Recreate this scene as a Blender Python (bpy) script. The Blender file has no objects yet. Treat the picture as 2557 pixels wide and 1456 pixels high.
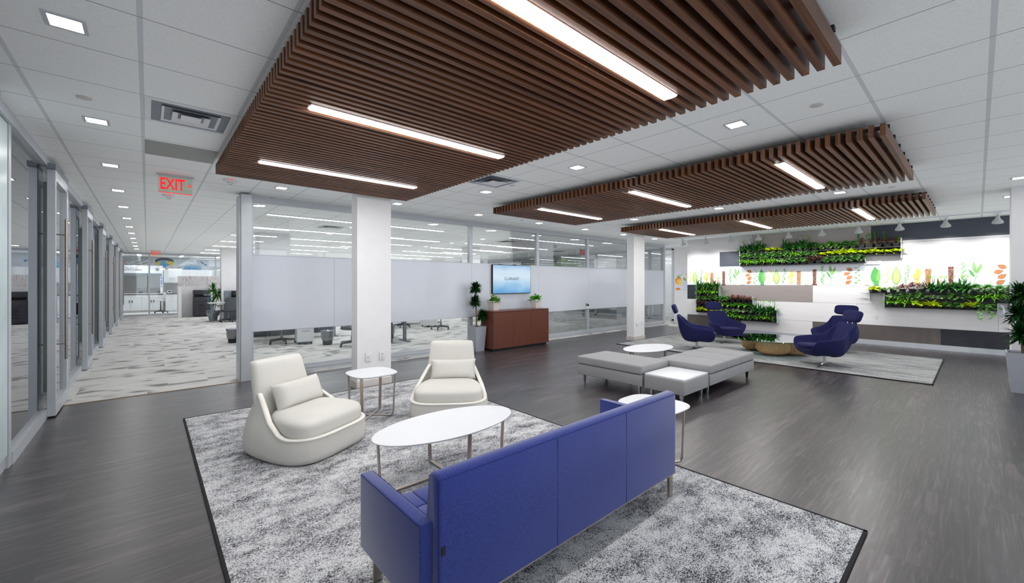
import bpy, bmesh, math, random
from mathutils import Vector, Matrix, Euler
R = math.radians
SC = bpy.context.scene
COL = SC.collection
H = 3.03          # ceiling height

# ------------------------------------------------------------------ objects
class MB:
    """collects geometry that becomes one mesh object"""
    def __init__(s): s.bm = bmesh.new(); s.m = 0
    def _tag(s, fs):
        for f in fs: f.material_index = s.m
    def box(s, x0, x1, y0, y1, z0, z1, bev=0, seg=2):
        r = bmesh.ops.create_cube(s.bm, size=1.0)
        vs = r['verts']
        for v in vs:
            v.co = Vector((x0 + (v.co.x + .5) * (x1 - x0), y0 + (v.co.y + .5) * (y1 - y0), z0 + (v.co.z + .5) * (z1 - z0)))
        fs = {f for v in vs for f in v.link_faces}
        s._tag(fs)
        if bev:
            es = list({e for f in fs for e in f.edges})
            o = bmesh.ops.bevel(s.bm, geom=es, offset=bev, segments=seg, profile=.5, affect='EDGES', clamp_overlap=True)
            s._tag(o['faces'])
        return s
    def prism(s, pts, z0, z1):
        """pts = xy outline (counter-clockwise), extruded in z"""
        a = [s.bm.verts.new((p[0], p[1], z0)) for p in pts]
        b = [s.bm.verts.new((p[0], p[1], z1)) for p in pts]
        n = len(pts); fs = []
        fs.append(s.bm.faces.new(b)); fs.append(s.bm.faces.new(a[::-1]))
        for i in range(n):
            j = (i + 1) % n
            fs.append(s.bm.faces.new((a[i], a[j], b[j], b[i])))
        s._tag(fs); return s
    def loft(s, rings, cap0=True, cap1=True, closed=True):
        vr = [[s.bm.verts.new(p) for p in r] for r in rings]
        fs = []
        n = len(rings[0])
        for a, b in zip(vr, vr[1:]):
            for i in range(n if closed else n - 1):
                j = (i + 1) % n
                fs.append(s.bm.faces.new((a[i], a[j], b[j], b[i])))
        if cap0: fs.append(s.bm.faces.new(vr[0][::-1]))
        if cap1: fs.append(s.bm.faces.new(vr[-1]))
        s._tag(fs); return s
    def lathe(s, prof, cx=0, cy=0, n=20, cap=True):
        return s.loft([[(cx + r * math.cos(2 * math.pi * i / n), cy + r * math.sin(2 * math.pi * i / n), z) for i in range(n)] for r, z in prof], cap, cap)
    def tube(s, pts, r, n=8, r2=None, flat=None):
        pts = [Vector(p) for p in pts]; rings = []
        up = Vector((0, 0, 1)); prev = None
        for i, p in enumerate(pts):
            t = (pts[min(i + 1, len(pts) - 1)] - pts[max(i - 1, 0)]).normalized()
            if prev is None:
                a = t.cross(up)
                if a.length < 1e-3: a = t.cross(Vector((1, 0, 0)))
            else:
                a = prev - t * prev.dot(t)
            a.normalize(); prev = a.copy(); b = t.cross(a)
            k = i / max(1, len(pts) - 1)
            rr = r if r2 is None else r + (r2 - r) * k
            rings.append([p + a * (math.cos(2 * math.pi * j / n) * rr) + b * (math.sin(2 * math.pi * j / n) * (rr if flat is None else flat)) for j in range(n)])
        return s.loft(rings)
    def bar(s, p, q, w, t, side=(0, 1, 0)):
        """flat bar from p to q, w wide along side, t thick"""
        p = Vector(p); q = Vector(q); d = (q - p).normalized()
        a = Vector(side); a = (a - d * a.dot(d)).normalized() * w / 2
        b = d.cross(a).normalized() * t / 2
        return s.loft([[p + a + b, p - a + b, p - a - b, p + a - b], [q + a + b, q - a + b, q - a - b, q + a - b]])
    def puff(s, c, sz, e=3.0, n=10, pinch=0, rot=None, yz=0, taper=0):
        """soft box: superellipsoid; pinch pulls corners out (pillow)"""
        D = {}; N = n + 1
        def gv(x, y, z):
            k = (round(x, 5), round(y, 5), round(z, 5))
            if k not in D: D[k] = s.bm.verts.new((x, y, z))
            return D[k]
        for ax in range(3):
            for sg in (-1, 1):
                for i in range(N):
                    for j in range(N):
                        q = []
                        for (di, dj) in ((0, 0), (1, 0), (1, 1), (0, 1)):
                            p = [0, 0, 0]; p[ax] = sg; p[(ax + 1) % 3] = -1 + 2 * (i + di) / N; p[(ax + 2) % 3] = -1 + 2 * (j + dj) / N
                            q.append(gv(*p))
                        s.bm.faces.new(q)
        vs = list(D.values())
        M = rot.to_matrix() if rot else Matrix.Identity(3)
        for v in vs:
            x, y, z = v.co
            L = (abs(x) ** e + abs(y) ** e + abs(z) ** e) ** (1 / e)
            u = Vector((x, y, z)) / L
            if pinch:
                k = max(abs(x), abs(y))
                ed = (1 - min(1, abs(x)) ** 4) * (1 - min(1, abs(y)) ** 4)
                zz = (ed ** .45) * (1 if z > 0 else -1) * (abs(z) if abs(z) < 1 else 1)
                cxy = 1 - pinch * ((1 - abs(y) ** 2) * abs(x) ** 3 + (1 - abs(x) ** 2) * abs(y) ** 3)
                sx = x * (1 - pinch * (1 - y * y) * abs(x) ** 3); sy = y * (1 - pinch * (1 - x * x) * abs(y) ** 3)
                u = Vector((sx, sy, zz * .98 + z * .02))
            p = Vector((u.x * sz[0], u.y * sz[1], u.z * sz[2]))
            p.z += yz * p.y
            if taper: p.x *= 1 - taper * max(0, u.y + .35) ** 1.5 / 1.57
            v.co = M @ p + Vector(c)
        s._tag({f for v in vs for f in v.link_faces})
        return s
    def quad(s, *p):
        f = s.bm.faces.new([s.bm.verts.new(q) for q in p]); s._tag([f]); return s
    def xf(s, M):
        bmesh.ops.transform(s.bm, matrix=M, verts=s.bm.verts[:]); return s
    def mesh(s, name, mats, smooth=True, ang=35):
        bmesh.ops.recalc_face_normals(s.bm, faces=s.bm.faces[:])
        me = bpy.data.meshes.new(name); s.bm.to_mesh(me); s.bm.free()
        for m in (mats if isinstance(mats, (list, tuple)) else [mats]): me.materials.append(m)
        if smooth:
            for p in me.polygons: p.use_smooth = True
            me.set_sharp_from_angle(angle=R(ang))
        return me

def link(name, me, parent=None, loc=None):
    o = bpy.data.objects.new(name, me); COL.objects.link(o)
    if parent is not None: o.parent = parent
    if loc: o.location = loc
    return o
def part(name, mb, mats, parent, label=None, smooth=True, ang=35, subsurf=0):
    o = link(name, mb.mesh(name, mats, smooth, ang), parent)
    if label: o['label'] = label
    if subsurf:
        md = o.modifiers.new('s', 'SUBSURF'); md.levels = md.render_levels = subsurf
    return o
def tag(o, label, cat, group=None, kind=None):
    o['label'] = label; o['category'] = cat
    if group: o['group'] = group
    if kind: o['kind'] = kind
    return o
def thing(name, label, cat, loc=(0, 0, 0), rz=0, group=None):
    o = bpy.data.objects.new(name, None); COL.objects.link(o)
    o.empty_display_size = .1
    o.location = loc; o.rotation_euler = (0, 0, rz)
    return tag(o, label, cat, group)
def single(name, mb, mats, label, cat, loc=None, group=None, smooth=True):
    o = link(name, mb.mesh(name, mats, smooth), None, loc)
    return tag(o, label, cat, group)
def struct(name, mb, mats, label, cat='building part', parent=None, smooth=False):
    o = link(name, mb.mesh(name, mats, smooth), parent)
    if parent is None: tag(o, label, cat, kind='structure')
    elif label: o['label'] = label
    return o
def dup(root, loc, rz=0, label=None, group=None, scale=None):
    r = root.copy(); COL.objects.link(r); r.location = loc; r.rotation_euler = (0, 0, rz)
    if scale: r.scale = scale
    if label: r['label'] = label
    if group: r['group'] = group
    for ch in list(root.children):
        c = ch.copy(); COL.objects.link(c); c.parent = r
        for g in ch.children:
            d = g.copy(); COL.objects.link(d); d.parent = c
    return r
def text_mesh(body, h, mat, depth=.001, font_scale_x=1.0, space=1.0, bold=0):
    cu = bpy.data.curves.new('lettering', 'FONT'); cu.body = body; cu.size = 1.0
    cu.extrude = 0; cu.align_x = 'CENTER'; cu.align_y = 'CENTER'; cu.space_character = space; cu.offset = bold
    o = bpy.data.objects.new('lettering', cu); COL.objects.link(o)
    dg = bpy.context.evaluated_depsgraph_get(); dg.update()
    me = bpy.data.meshes.new_from_object(o.evaluated_get(dg))
    bpy.data.objects.remove(o); bpy.data.curves.remove(cu)
    xs = [v.co.x for v in me.vertices]; ys = [v.co.y for v in me.vertices]
    cx, cy = (min(xs) + max(xs)) / 2, (min(ys) + max(ys)) / 2
    k = h / (max(ys) - min(ys))
    for v in me.vertices: v.co = Vector(((v.co.x - cx) * k * font_scale_x, 0, (v.co.y - cy) * k))
    me.materials.clear(); me.materials.append(mat)
    return me

# ------------------------------------------------------------------ materials
def C(*rgb):
    f = lambda c: (c / 255 / 12.92) if c <= 10.3 else ((c / 255 + .055) / 1.055) ** 2.4
    return (f(rgb[0]), f(rgb[1]), f(rgb[2]), 1)
class NT:
    def __init__(s, name):
        s.mat = bpy.data.materials.new(name); s.mat.use_nodes = True
        s.t = s.mat.node_tree; s.t.nodes.clear()
        s.out = s.t.nodes.new('ShaderNodeOutputMaterial')
    def n(s, typ, **kw):
        nd = s.t.nodes.new(typ)
        for k, v in kw.items():
            if k.startswith('i_'):
                key = k[2:].replace('_', ' ')
                nd.inputs[int(key) if key.isdigit() else key].default_value = v
            else: setattr(nd, k, v)
        return nd
    def l(s, a, b): s.t.links.new(a, b)
    def coord(s, scale=(1, 1, 1), rot=(0, 0, 0), kind='Object'):
        tc = s.n('ShaderNodeTexCoord'); mp = s.n('ShaderNodeMapping')
        mp.inputs['Scale'].default_value = scale; mp.inputs['Rotation'].default_value = rot
        s.l(tc.outputs[kind], mp.inputs[0]); return mp.outputs[0]
    def world(s, scale=(1, 1, 1)):
        g = s.n('ShaderNodeNewGeometry'); mp = s.n('ShaderNodeMapping')
        mp.inputs['Scale'].default_value = scale
        s.l(g.outputs['Position'], mp.inputs[0]); return mp.outputs[0]
    def noise(s, vec, scale, detail=3, rough=.5, dist=0):
        nd = s.n('ShaderNodeTexNoise'); nd.inputs['Scale'].default_value = scale; nd.inputs['Detail'].default_value = detail
        nd.inputs['Roughness'].default_value = rough; nd.inputs['Distortion'].default_value = dist
        s.l(vec, nd.inputs['Vector']); return nd.outputs['Fac']
    def ramp(s, fac, stops, interp='LINEAR'):
        r = s.n('ShaderNodeValToRGB'); e = r.color_ramp.elements; r.color_ramp.interpolation = interp
        while len(e) < len(stops): e.new(.5)
        for i, (p, c) in enumerate(stops): e[i].position = p; e[i].color = c
        s.l(fac, r.inputs[0]); return r.outputs[0]
    def math(s, op, a, b=None, c=None):
        m = s.n('ShaderNodeMath', operation=op)
        for i, v in enumerate((a, b, c)):
            if v is None: continue
            if isinstance(v, (int, float)): m.inputs[i].default_value = v
            else: s.l(v, m.inputs[i])
        return m.outputs[0]
    def mix(s, fac, a, b, blend='MIX'):
        m = s.n('ShaderNodeMix', data_type='RGBA', blend_type=blend)
        for sock, v in ((m.inputs[0], fac), (m.inputs[6], a), (m.inputs[7], b)):
            if isinstance(v, (int, float)): sock.default_value = v
            elif isinstance(v, tuple): sock.default_value = v
            else: s.l(v, sock)
        return m.outputs[2]
    def pbsdf(s, color=None, rough=.5, metal=0, bump=None, bstr=.2, bdist=.01, spec=None, **kw):
        b = s.n('ShaderNodeBsdfPrincipled')
        if isinstance(color, tuple): b.inputs['Base Color'].default_value = color
        elif color is not None: s.l(color, b.inputs['Base Color'])
        if isinstance(rough, (int, float)): b.inputs['Roughness'].default_value = rough
        else: s.l(rough, b.inputs['Roughness'])
        b.inputs['Metallic'].default_value = metal
        if spec is not None: b.inputs['Specular IOR Level'].default_value = spec
        for k, v in kw.items(): b.inputs[k.replace('_', ' ')].default_value = v
        if bump is not None:
            bp = s.n('ShaderNodeBump'); bp.inputs['Strength'].default_value = bstr; bp.inputs['Distance'].default_value = bdist
            s.l(bump, bp.inputs['Height']); s.l(bp.outputs[0], b.inputs['Normal'])
        s.l(b.outputs[0], s.out.inputs[0]); s.b = b
        return s.mat
def plain(name, rgb, rough=.5, metal=0, var=.06, vs=6, bstr=.0, spec=None, **kw):
    t = NT(name); c = C(*rgb)
    v = t.noise(t.coord(), vs, 3)
    a = tuple(max(0, x * (1 - var)) for x in c[:3]) + (1,); b = tuple(min(1, x * (1 + var)) for x in c[:3]) + (1,)
    col = t.ramp(v, [(.3, a), (.7, b)])
    return t.pbsdf(col, rough, metal, spec=spec, bump=(t.noise(t.coord(), vs * 30, 2) if bstr else None), bstr=bstr, bdist=.002, **kw)
def emit(name, rgb, strength):
    t = NT(name); e = t.n('ShaderNodeEmission'); e.inputs[0].default_value = C(*rgb); e.inputs[1].default_value = strength
    t.l(e.outputs[0], t.out.inputs[0]); return t.mat
def glass(name, tint=(.93, .96, .95), refl=1.0, base=.03, rough=0.0, haze=0):
    t = NT(name); tr = t.n('ShaderNodeBsdfTransparent'); tr.inputs[0].default_value = tint + (1,)
    gl = t.n('ShaderNodeBsdfGlossy'); gl.inputs['Roughness'].default_value = rough; gl.inputs[0].default_value = (.95, .97, 1, 1)
    fr = t.n('ShaderNodeFresnel'); fr.inputs[0].default_value = 1.5
    f = t.math('MULTIPLY_ADD', fr.outputs[0], refl, base)
    m = t.n('ShaderNodeMixShader'); t.l(f, m.inputs[0]); t.l(tr.outputs[0], m.inputs[1]); t.l(gl.outputs[0], m.inputs[2])
    t.l(m.outputs[0], t.out.inputs[0]); return t.mat

M = {}
def mats():
    M['white'] = plain('white_paint', (226, 226, 228), .6, var=.02)
    M['white2'] = plain('cabinet_white', (222, 225, 228), .4, var=.02)
    M['laminate'] = plain('white_laminate', (222, 224, 229), .35, var=.01)
    M['beige'] = plain('beige_base', (200, 195, 192), .6, var=.03)
    M['alu'] = plain('satin_aluminium', (196, 201, 208), .4, .25, var=.03)
    M['alu_dark'] = plain('grey_aluminium', (128, 136, 146), .4, .5, var=.03)
    M['steel'] = plain('brushed_steel', (178, 168, 158), .32, .9, var=.08, vs=20)
    M['chrome'] = plain('polished_chrome', (215, 218, 222), .1, 1, var=.02)
    M['black'] = plain('black_plastic', (22, 22, 24), .5, var=.1)
    M['charcoal'] = plain('charcoal_plastic', (58, 60, 64), .55, var=.1)
    M['printer'] = plain('printer_shell', (52, 52, 62), .45, var=.06)
    M['dkgrey'] = plain('dark_grey_panel', (70, 76, 84), .5, var=.06)
    M['soil'] = plain('potting_soil', (48, 38, 32), .9, var=.4, vs=60, bstr=.5)
    M['potpl'] = plain('grey_planter', (176, 180, 190), .32, .25, var=.03)
    M['potwh'] = plain('white_ceramic', (222, 216, 213), .35, var=.02)
    M['shell'] = plain('spot_grey', (176, 180, 180), .45, .1)
    M['stem'] = plain('woody_stem', (112, 98, 76), .8, var=.25, vs=40, bstr=.3)
    M['pot_black'] = plain('black_nursery_pot', (20, 21, 23), .5, var=.15)
    M['rack'] = plain('black_rack', (26, 27, 30), .5)
    M['clear'] = glass('clear_glass', (.97, .985, .98), .75, .02)
    M['leftglass'] = glass('office_front_glass', (.74, .82, .80), 1.2, .10)
    M['tableglass'] = glass('smoked_table_glass', (.56, .72, .71), 1.2, .10)
    M['frost'] = NT('frosted_band').pbsdf(C(150, 172, 184), .5)
    M['em_panel'] = emit('linear_diffuser', (255, 252, 250), 50)
    M['em_down'] = emit('downlight_diffuser', (255, 252, 250), 66)
    M['em_office'] = emit('office_diffuser', (250, 252, 255), 30)
    M['red'] = emit('exit_red', (255, 40, 48), 1.3)
    M['screen_off'] = plain('dark_screen', (14, 15, 17), .2)
    M['blue'] = plain('blue_label', (30, 110, 210), .5)
    M['lime_pad'] = plain('lime_cushion', (150, 180, 50), .7)

    # walnut slats
    t = NT('walnut_slat'); v = t.world((.6, 10, 10)); g = t.noise(v, 4, 5, .6, .4)
    pv = t.world((.25, 12.9, .01)); p = t.noise(pv, 3, 1)
    c = t.ramp(g, [(.25, C(62, 36, 24)), (.55, C(98, 62, 40)), (.8, C(128, 86, 54))])
    c = t.mix(.55, c, t.ramp(p, [(.35, C(72, 44, 32)), (.65, C(132, 84, 54))]), 'MIX')
    M['walnut'] = t.pbsdf(c, .45)
    # cherry veneer (credenza)
    t = NT('cherry_veneer'); v = t.coord((14, 14, 1.2)); g = t.noise(v, 4, 5, .6, .3)
    M['cherry'] = t.pbsdf(t.ramp(g, [(.25, C(78, 42, 32)), (.6, C(104, 58, 42)), (.85, C(120, 68, 50))]), .35)
    # vinyl plank floor: planks run along X
    t = NT('wood_plank_floor'); v = t.world((1, 1, 1))
    br = t.n('ShaderNodeTexBrick', offset=.37, offset_frequency=1, squash=1.0); t.l(v, br.inputs['Vector'])
    br.inputs['Color1'].default_value = (0, 0, 0, 1); br.inputs['Color2'].default_value = (1, 1, 1, 1); br.inputs['Mortar'].default_value = (.5, .5, .5, 1)
    br.inputs['Scale'].default_value = 1; br.inputs['Mortar Size'].default_value = .0012; br.inputs['Brick Width'].default_value = 1.22; br.inputs['Row Height'].default_value = .152
    pl = t.ramp(br.outputs[0], [(0, C(54, 50, 53)), (.5, C(72, 67, 71)), (1, C(94, 87, 91))])
    add = t.n('ShaderNodeVectorMath', operation='ADD'); t.l(v, add.inputs[0])
    sc = t.n('ShaderNodeVectorMath', operation='SCALE'); t.l(br.outputs[0], sc.inputs[0]); sc.inputs['Scale'].default_value = 7; t.l(sc.outputs[0], add.inputs[1])
    mp = t.n('ShaderNodeMapping'); mp.inputs['Scale'].default_value = (.8, 9, 1); t.l(add.outputs[0], mp.inputs[0])
    g1 = t.noise(mp.outputs[0], 2.2, 6, .68, 1.4)
    mp2 = t.n('ShaderNodeMapping'); mp2.inputs['Scale'].default_value = (.45, 15, 1); t.l(add.outputs[0], mp2.inputs[0])
    g2 = t.noise(mp2.outputs[0], 4.0, 4, .6, .6)
    c = t.mix(.9, pl, t.ramp(g1, [(.34, C(40, 37, 41)), (.5, C(116, 108, 112)), (.66, C(206, 194, 196))]), 'OVERLAY')
    c = t.mix(t.ramp(g2, [(.56, (0, 0, 0, 1)), (.76, (.34, .34, .34, 1))]), c, C(150, 142, 142))
    c = t.mix(t.ramp(g2, [(.30, (.6, .6, .6, 1)), (.44, (0, 0, 0, 1))]), c, C(42, 38, 42))
    c = t.mix(t.ramp(br.outputs['Fac'], [(0, (0, 0, 0, 1)), (1, (.6, .6, .6, 1))]), c, C(34, 31, 33))
    M['wood'] = t.pbsdf(c, t.ramp(g2, [(.2, (.44,) * 3 + (1,)), (.8, (.34,) * 3 + (1,))]), bump=g2, bstr=.12, bdist=.002, spec=.8, Coat_Weight=.45, Coat_Roughness=.30, Coat_IOR=1.75)
    # office carpet tile with dark smudged streaks
    t = NT('carpet_tile'); v = t.world((1, 1, 1))
    br = t.n('ShaderNodeTexBrick', offset=.5, offset_frequency=2); t.l(v, br.inputs['Vector'])
    br.inputs['Color1'].default_value = (0, 0, 0, 1); br.inputs['Color2'].default_value = (1, 1, 1, 1); br.inputs['Mortar'].default_value = (.5, .5, .5, 1)
    br.inputs['Scale'].default_value = 1; br.inputs['Mortar Size'].default_value = .002; br.inputs['Brick Width'].default_value = .5; br.inputs['Row Height'].default_value = 1.0
    add = t.n('ShaderNodeVectorMath', operation='ADD'); t.l(v, add.inputs[0])
    sc = t.n('ShaderNodeVectorMath', operation='SCALE'); t.l(br.outputs[0], sc.inputs[0]); sc.inputs['Scale'].default_value = .6; t.l(sc.outputs[0], add.inputs[1])
    mp = t.n('ShaderNodeMapping'); mp.inputs['Scale'].default_value = (1.7, 3.0, 1); mp.inputs['Rotation'].default_value = (0, 0, R(6)); t.l(add.outputs[0], mp.inputs[0])
    s1 = t.noise(mp.outputs[0], 1.5, 1.0, .4, .0); s2 = t.noise(t.world((3, 16, 1)), 1.6, 4, .7)
    s1 = t.math('MULTIPLY_ADD', t.math('SUBTRACT', s2, .5), .16, s1); fz = t.noise(t.world((1, 1, 1)), 160, 2)
    k = t.math('MULTIPLY_ADD', t.math('SUBTRACT', fz, .5), .10, s1)
    c = t.ramp(k, [(.27, C(140, 139, 137)), (.36, C(172, 171, 169)), (.44, C(212, 211, 209)), (.7, C(222, 221, 219))])
    c = t.mix(.35, c, t.ramp(fz, [(.35, C(190, 190, 190)), (.65, C(250, 250, 250))]), 'MULTIPLY')
    M['carpet'] = t.pbsdf(c, .95, bump=fz, bstr=.3, bdist=.004, spec=.1)
    # near rug
    def rug(name, sx, sy, lo, hi, mid, bias):
        t = NT(name); v = t.world((1, 1, 1))
        a = t.noise(t.world((sx, sy, 1)), 1.0, 7, .72); a2 = t.noise(t.world((sx * 3.2, sy * 3.2, 1)), 1.0, 3, .6)
        sp = t.noise(t.world((1.0, 1.5, 1)), 120, 3, .8)
        k = t.math('ADD', sp, t.math('MULTIPLY', t.math('SUBTRACT', a, .5), bias))
        k = t.math('ADD', k, t.math('MULTIPLY', t.math('SUBTRACT', a2, .5), bias * .6))
        c = t.ramp(k, [(.40, lo), (.465, mid), (.535, hi), (.72, tuple(min(1, x * 1.08) for x in hi[:3]) + (1,))])
        M[name] = t.pbsdf(c, .95, bump=sp, bstr=.35, bdist=.006, spec=.08)
    rug('rug_mottled', 2.4, 3.6, C(40, 42, 52), C(210, 211, 213), C(138, 139, 145), .42)
    rug('rug_pale', 6, .9, C(78, 80, 86), C(184, 185, 184), C(136, 138, 140), .45)
    M['rug_edge'] = plain('rug_binding', (30, 29, 33), .9)
    # sofa fabric
    def fabric(name, lo, hi, rough=.9, sc=220, sheen=.0, bstr=.25):
        t = NT(name); v = t.coord(); a = t.noise(v, sc, 2, .6); b = t.noise(v, 3, 2)
        c = t.ramp(a, [(.32, C(*lo)), (.68, C(*hi))])
        c = t.mix(.15, c, t.ramp(b, [(.3, C(*lo)), (.7, C(*hi))]))
        m = t.pbsdf(c, rough, bump=a, bstr=bstr, bdist=.003, spec=.15)
        t.b.inputs['Sheen Weight'].default_value = sheen; t.b.inputs['Sheen Roughness'].default_value = .4
        M[name] = m
    fabric('blue_fabric', (36, 48, 108), (60, 72, 144), sheen=.75)
    fabric('seam_blue', (34, 44, 104), (50, 60, 126))
    fabric('navy_fabric', (27, 28, 66), (40, 42, 88), sheen=.06)
    fabric('grey_fabric', (136, 136, 138), (162, 162, 164), sheen=.05)
    fabric('seam_grey', (96, 98, 104), (112, 114, 120))
    M['leather'] = plain('cream_leather', (212, 210, 204), .42, var=.02, vs=5, bstr=.05)
    M['leather_edge'] = plain('cream_piping', (232, 229, 222), .4, var=.02)
    t = NT('cork_stone'); v = t.coord(); a = t.noise(v, 45, 4, .7)
    M['cork'] = t.pbsdf(t.ramp(a, [(.3, C(160, 118, 80)), (.5, C(204, 160, 114)), (.7, C(226, 188, 142))]), .75, bump=a, bstr=.3, bdist=.004)
    # ceiling tile
    t = NT('ceiling_tile'); g = t.n('ShaderNodeNewGeometry'); sx = t.n('ShaderNodeSeparateXYZ'); t.l(g.outputs['Position'], sx.inputs[0])
    def gridline(sock, off, pitch, w):
        a = t.math('SUBTRACT', sock, off - pitch / 2 * 0); m = t.math('PINGPONG', a, pitch / 2)
        return t.math('LESS_THAN', m, w / 2)
    Xl_th = gridline(sx.outputs[0], -.03, .628, .026); Xl_tn = gridline(sx.outputs[0], -.03, .628, .007)
    Yl_th = gridline(sx.outputs[1], .56, .62, .026); Yl_tn = gridline(sx.outputs[1], .56, .62, .007)
    left = t.math('LESS_THAN', sx.outputs[0], .62)
    right = t.math('SUBTRACT', 1, left)
    tee = t.math('MAXIMUM', t.math('MULTIPLY', left, Xl_th), t.math('MULTIPLY', right, Yl_th))
    gap = t.math('MAXIMUM', t.math('MULTIPLY', left, Yl_tn), t.math('MULTIPLY', right, Xl_tn))
    fine = t.noise(t.world((1, 1, 1)), 90, 3)
    c = t.ramp(fine, [(.3, C(232, 235, 235)), (.7, C(242, 245, 245))])
    c = t.mix(tee, c, C(206, 210, 214)); c = t.mix(gap, c, C(140, 142, 146))
    M['ceiling'] = t.pbsdf(c, .85, spec=.1)
    # tv screen
    t = NT('tv_picture'); tc = t.n('ShaderNodeTexCoord'); sp = t.n('ShaderNodeSeparateXYZ'); t.l(tc.outputs['Generated'], sp.inputs[0])
    n = t.noise(tc.outputs['Generated'], 2.2, 2); k = t.math('ADD', sp.outputs[2], t.math('MULTIPLY', t.math('SUBTRACT', n, .5), .5))
    c = t.ramp(k, [(.0, C(104, 166, 218)), (.3, C(162, 202, 234)), (.55, C(214, 232, 246)), (.8, C(206, 226, 244)), (1, C(160, 198, 232))])
    e = t.n('ShaderNodeEmission'); e.inputs[1].default_value = 1.0; t.l(c, e.inputs[0]); t.l(e.outputs[0], t.out.inputs[0]); M['tv'] = t.mat
    # whiteboard glass
    M['board'] = plain('glass_whiteboard', (214, 218, 228), .09, var=.01, spec=.5)
    # wall panels
    def wp(name, rgb, rough=.35, streak=.04):
        t = NT(name); v = t.world((1, .5, 6)); a = t.noise(v, 2.4, 4, .6, .4); c0 = C(*rgb)
        lo = tuple(x * (1 - streak) for x in c0[:3]) + (1,); hi = tuple(min(1, x * (1 + streak)) for x in c0[:3]) + (1,)
        M[name] = t.pbsdf(t.ramp(a, [(.3, lo), (.7, hi)]), rough, spec=.4)
    wp('panel_white', (222, 220, 222)); wp('panel_taupe', (146, 138, 136)); wp('panel_brown', (98, 92, 90)); wp('panel_dark', (52, 54, 62)); wp('panel_slate', (76, 80, 92)); wp('panel_rose', (186, 178, 178)); wp('art_ground', (238, 242, 248), .3, .01)
    # textured office divider
    t = NT('reed_panel'); v = t.coord((60, 60, 4)); a = t.noise(v, 1.2, 4, .7)
    M['reed'] = t.pbsdf(t.ramp(a, [(.3, C(120, 104, 98)), (.45, C(196, 190, 190)), (.55, C(232, 230, 232)), (.7, C(160, 150, 148))]), .6)
    t = NT('mosaic_tile'); v = t.world((1, 1, 1)); mp = t.n('ShaderNodeMapping'); mp.inputs['Rotation'].default_value = (R(90), 0, 0); t.l(v, mp.inputs[0])
    br = t.n('ShaderNodeTexBrick'); t.l(mp.outputs[0], br.inputs['Vector']); br.inputs['Scale'].default_value = 1; br.inputs['Brick Width'].default_value = .12; br.inputs['Row Height'].default_value = .04; br.inputs['Mortar Size'].default_value = .006
    br.inputs['Color1'].default_value = C(150, 146, 144); br.inputs['Color2'].default_value = C(190, 188, 186); br.inputs['Mortar'].default_value = C(225, 225, 225)
    M['mosaic'] = t.pbsdf(br.outputs[0], .4)
    # perforated return grille
    t = NT('perforated_metal'); v = t.world((1, 1, 1)); vo = t.n('ShaderNodeTexVoronoi'); vo.inputs['Scale'].default_value = 90; vo.inputs['Randomness'].default_value = 0; t.l(v, vo.inputs['Vector'])
    M['perf'] = t.pbsdf(t.ramp(vo.outputs['Distance'], [(.3, C(90, 96, 92)), (.5, C(176, 182, 178))]), .5, .2)
    # bin bag
    M['bag'] = glass('clear_bin_liner', (.72, .80, .95), .8, .25, .25)
    # foliage
    def leafmat(name, lo, hi, rough=.4, sc=18):
        t = NT(name); v = t.world((1, 1, 1)); a = t.noise(v, sc, 2); c = t.ramp(a, [(.32, C(*lo)), (.68, C(*hi))])
        b = t.n('ShaderNodeBsdfPrincipled'); t.l(c, b.inputs['Base Color']); b.inputs['Roughness'].default_value = rough
        tl = t.n('ShaderNodeBsdfTranslucent'); t.l(c, tl.inputs[0]); m = t.n('ShaderNodeMixShader'); m.inputs[0].default_value = .25
        t.l(b.outputs[0], m.inputs[1]); t.l(tl.outputs[0], m.inputs[2]); t.l(m.outputs[0], t.out.inputs[0]); M[name] = t.mat
    leafmat('lf_lime', (168, 200, 20), (228, 238, 60)); leafmat('lf_dark', (26, 82, 34), (70, 134, 56)); leafmat('lf_ivy', (66, 140, 66), (150, 206, 104))
    leafmat('lf_fern', (86, 170, 34), (160, 222, 66)); leafmat('lf_brown', (104, 60, 58), (168, 120, 104)); leafmat('lf_varie', (120, 156, 96), (214, 224, 190))
    leafmat('lf_mid', (56, 134, 34), (120, 188, 62)); leafmat('lf_drac', (8, 38, 14), (28, 78, 30)); leafmat('lf_pothos', (58, 128, 34), (138, 190, 84))
mats()
# ------------------------------------------------------------------ room shell
struct('floor', MB().box(-.92, 14.3, -3.6, 7.78, -.1, 0), M['wood'], 'dark grey wood plank floor of the lounge')
struct('floor_carpet', MB().box(-6, 20, 7.78, 26.6, -.1, 0).box(-6, -.92, -3.6, 7.78, -.1, 0).box(14.3, 20, -3.6, 7.78, -.1, 0), M['carpet'], 'pale grey carpet with dark streaks beyond the lounge')
struct('floor_lab', MB().box(-6, 20, 26.6, 31.2, -.1, 0), M['white'], 'white floor of the laboratory behind the far glass')
struct('trim_1', MB().box(-.9, 1.12, 7.755, 7.79, 0, .006), plain('transition_strip', (150, 128, 104), .6), 'tan strip where the wood floor meets the carpet')
struct('ceiling', MB().box(-6, 20, -3.6, 31.2, H, H + .12), M['ceiling'], 'white suspended tile ceiling with metal grid')
W = M['white']
struct('wall_left', MB().box(-5.15, -5, -3.6, 31.2, 0, H), plain('office_rear_wall', (110, 120, 120), .7), 'grey rear wall of the glass-fronted offices')
for i, y in enumerate((-1.4, 2.05, 8.95, 15.85, 22.75)):
    struct('wall_divider_%d' % i, MB().box(-5, -.96, y - .06, y + .06, 0, H), plain('office_divider%d' % i, (130, 140, 140), .7), 'divider wall between the glass-fronted offices')
struct('wall_far', MB().box(-5, 20, 31.0, 31.2, 0, H), W, 'white back wall of the laboratory')
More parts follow.
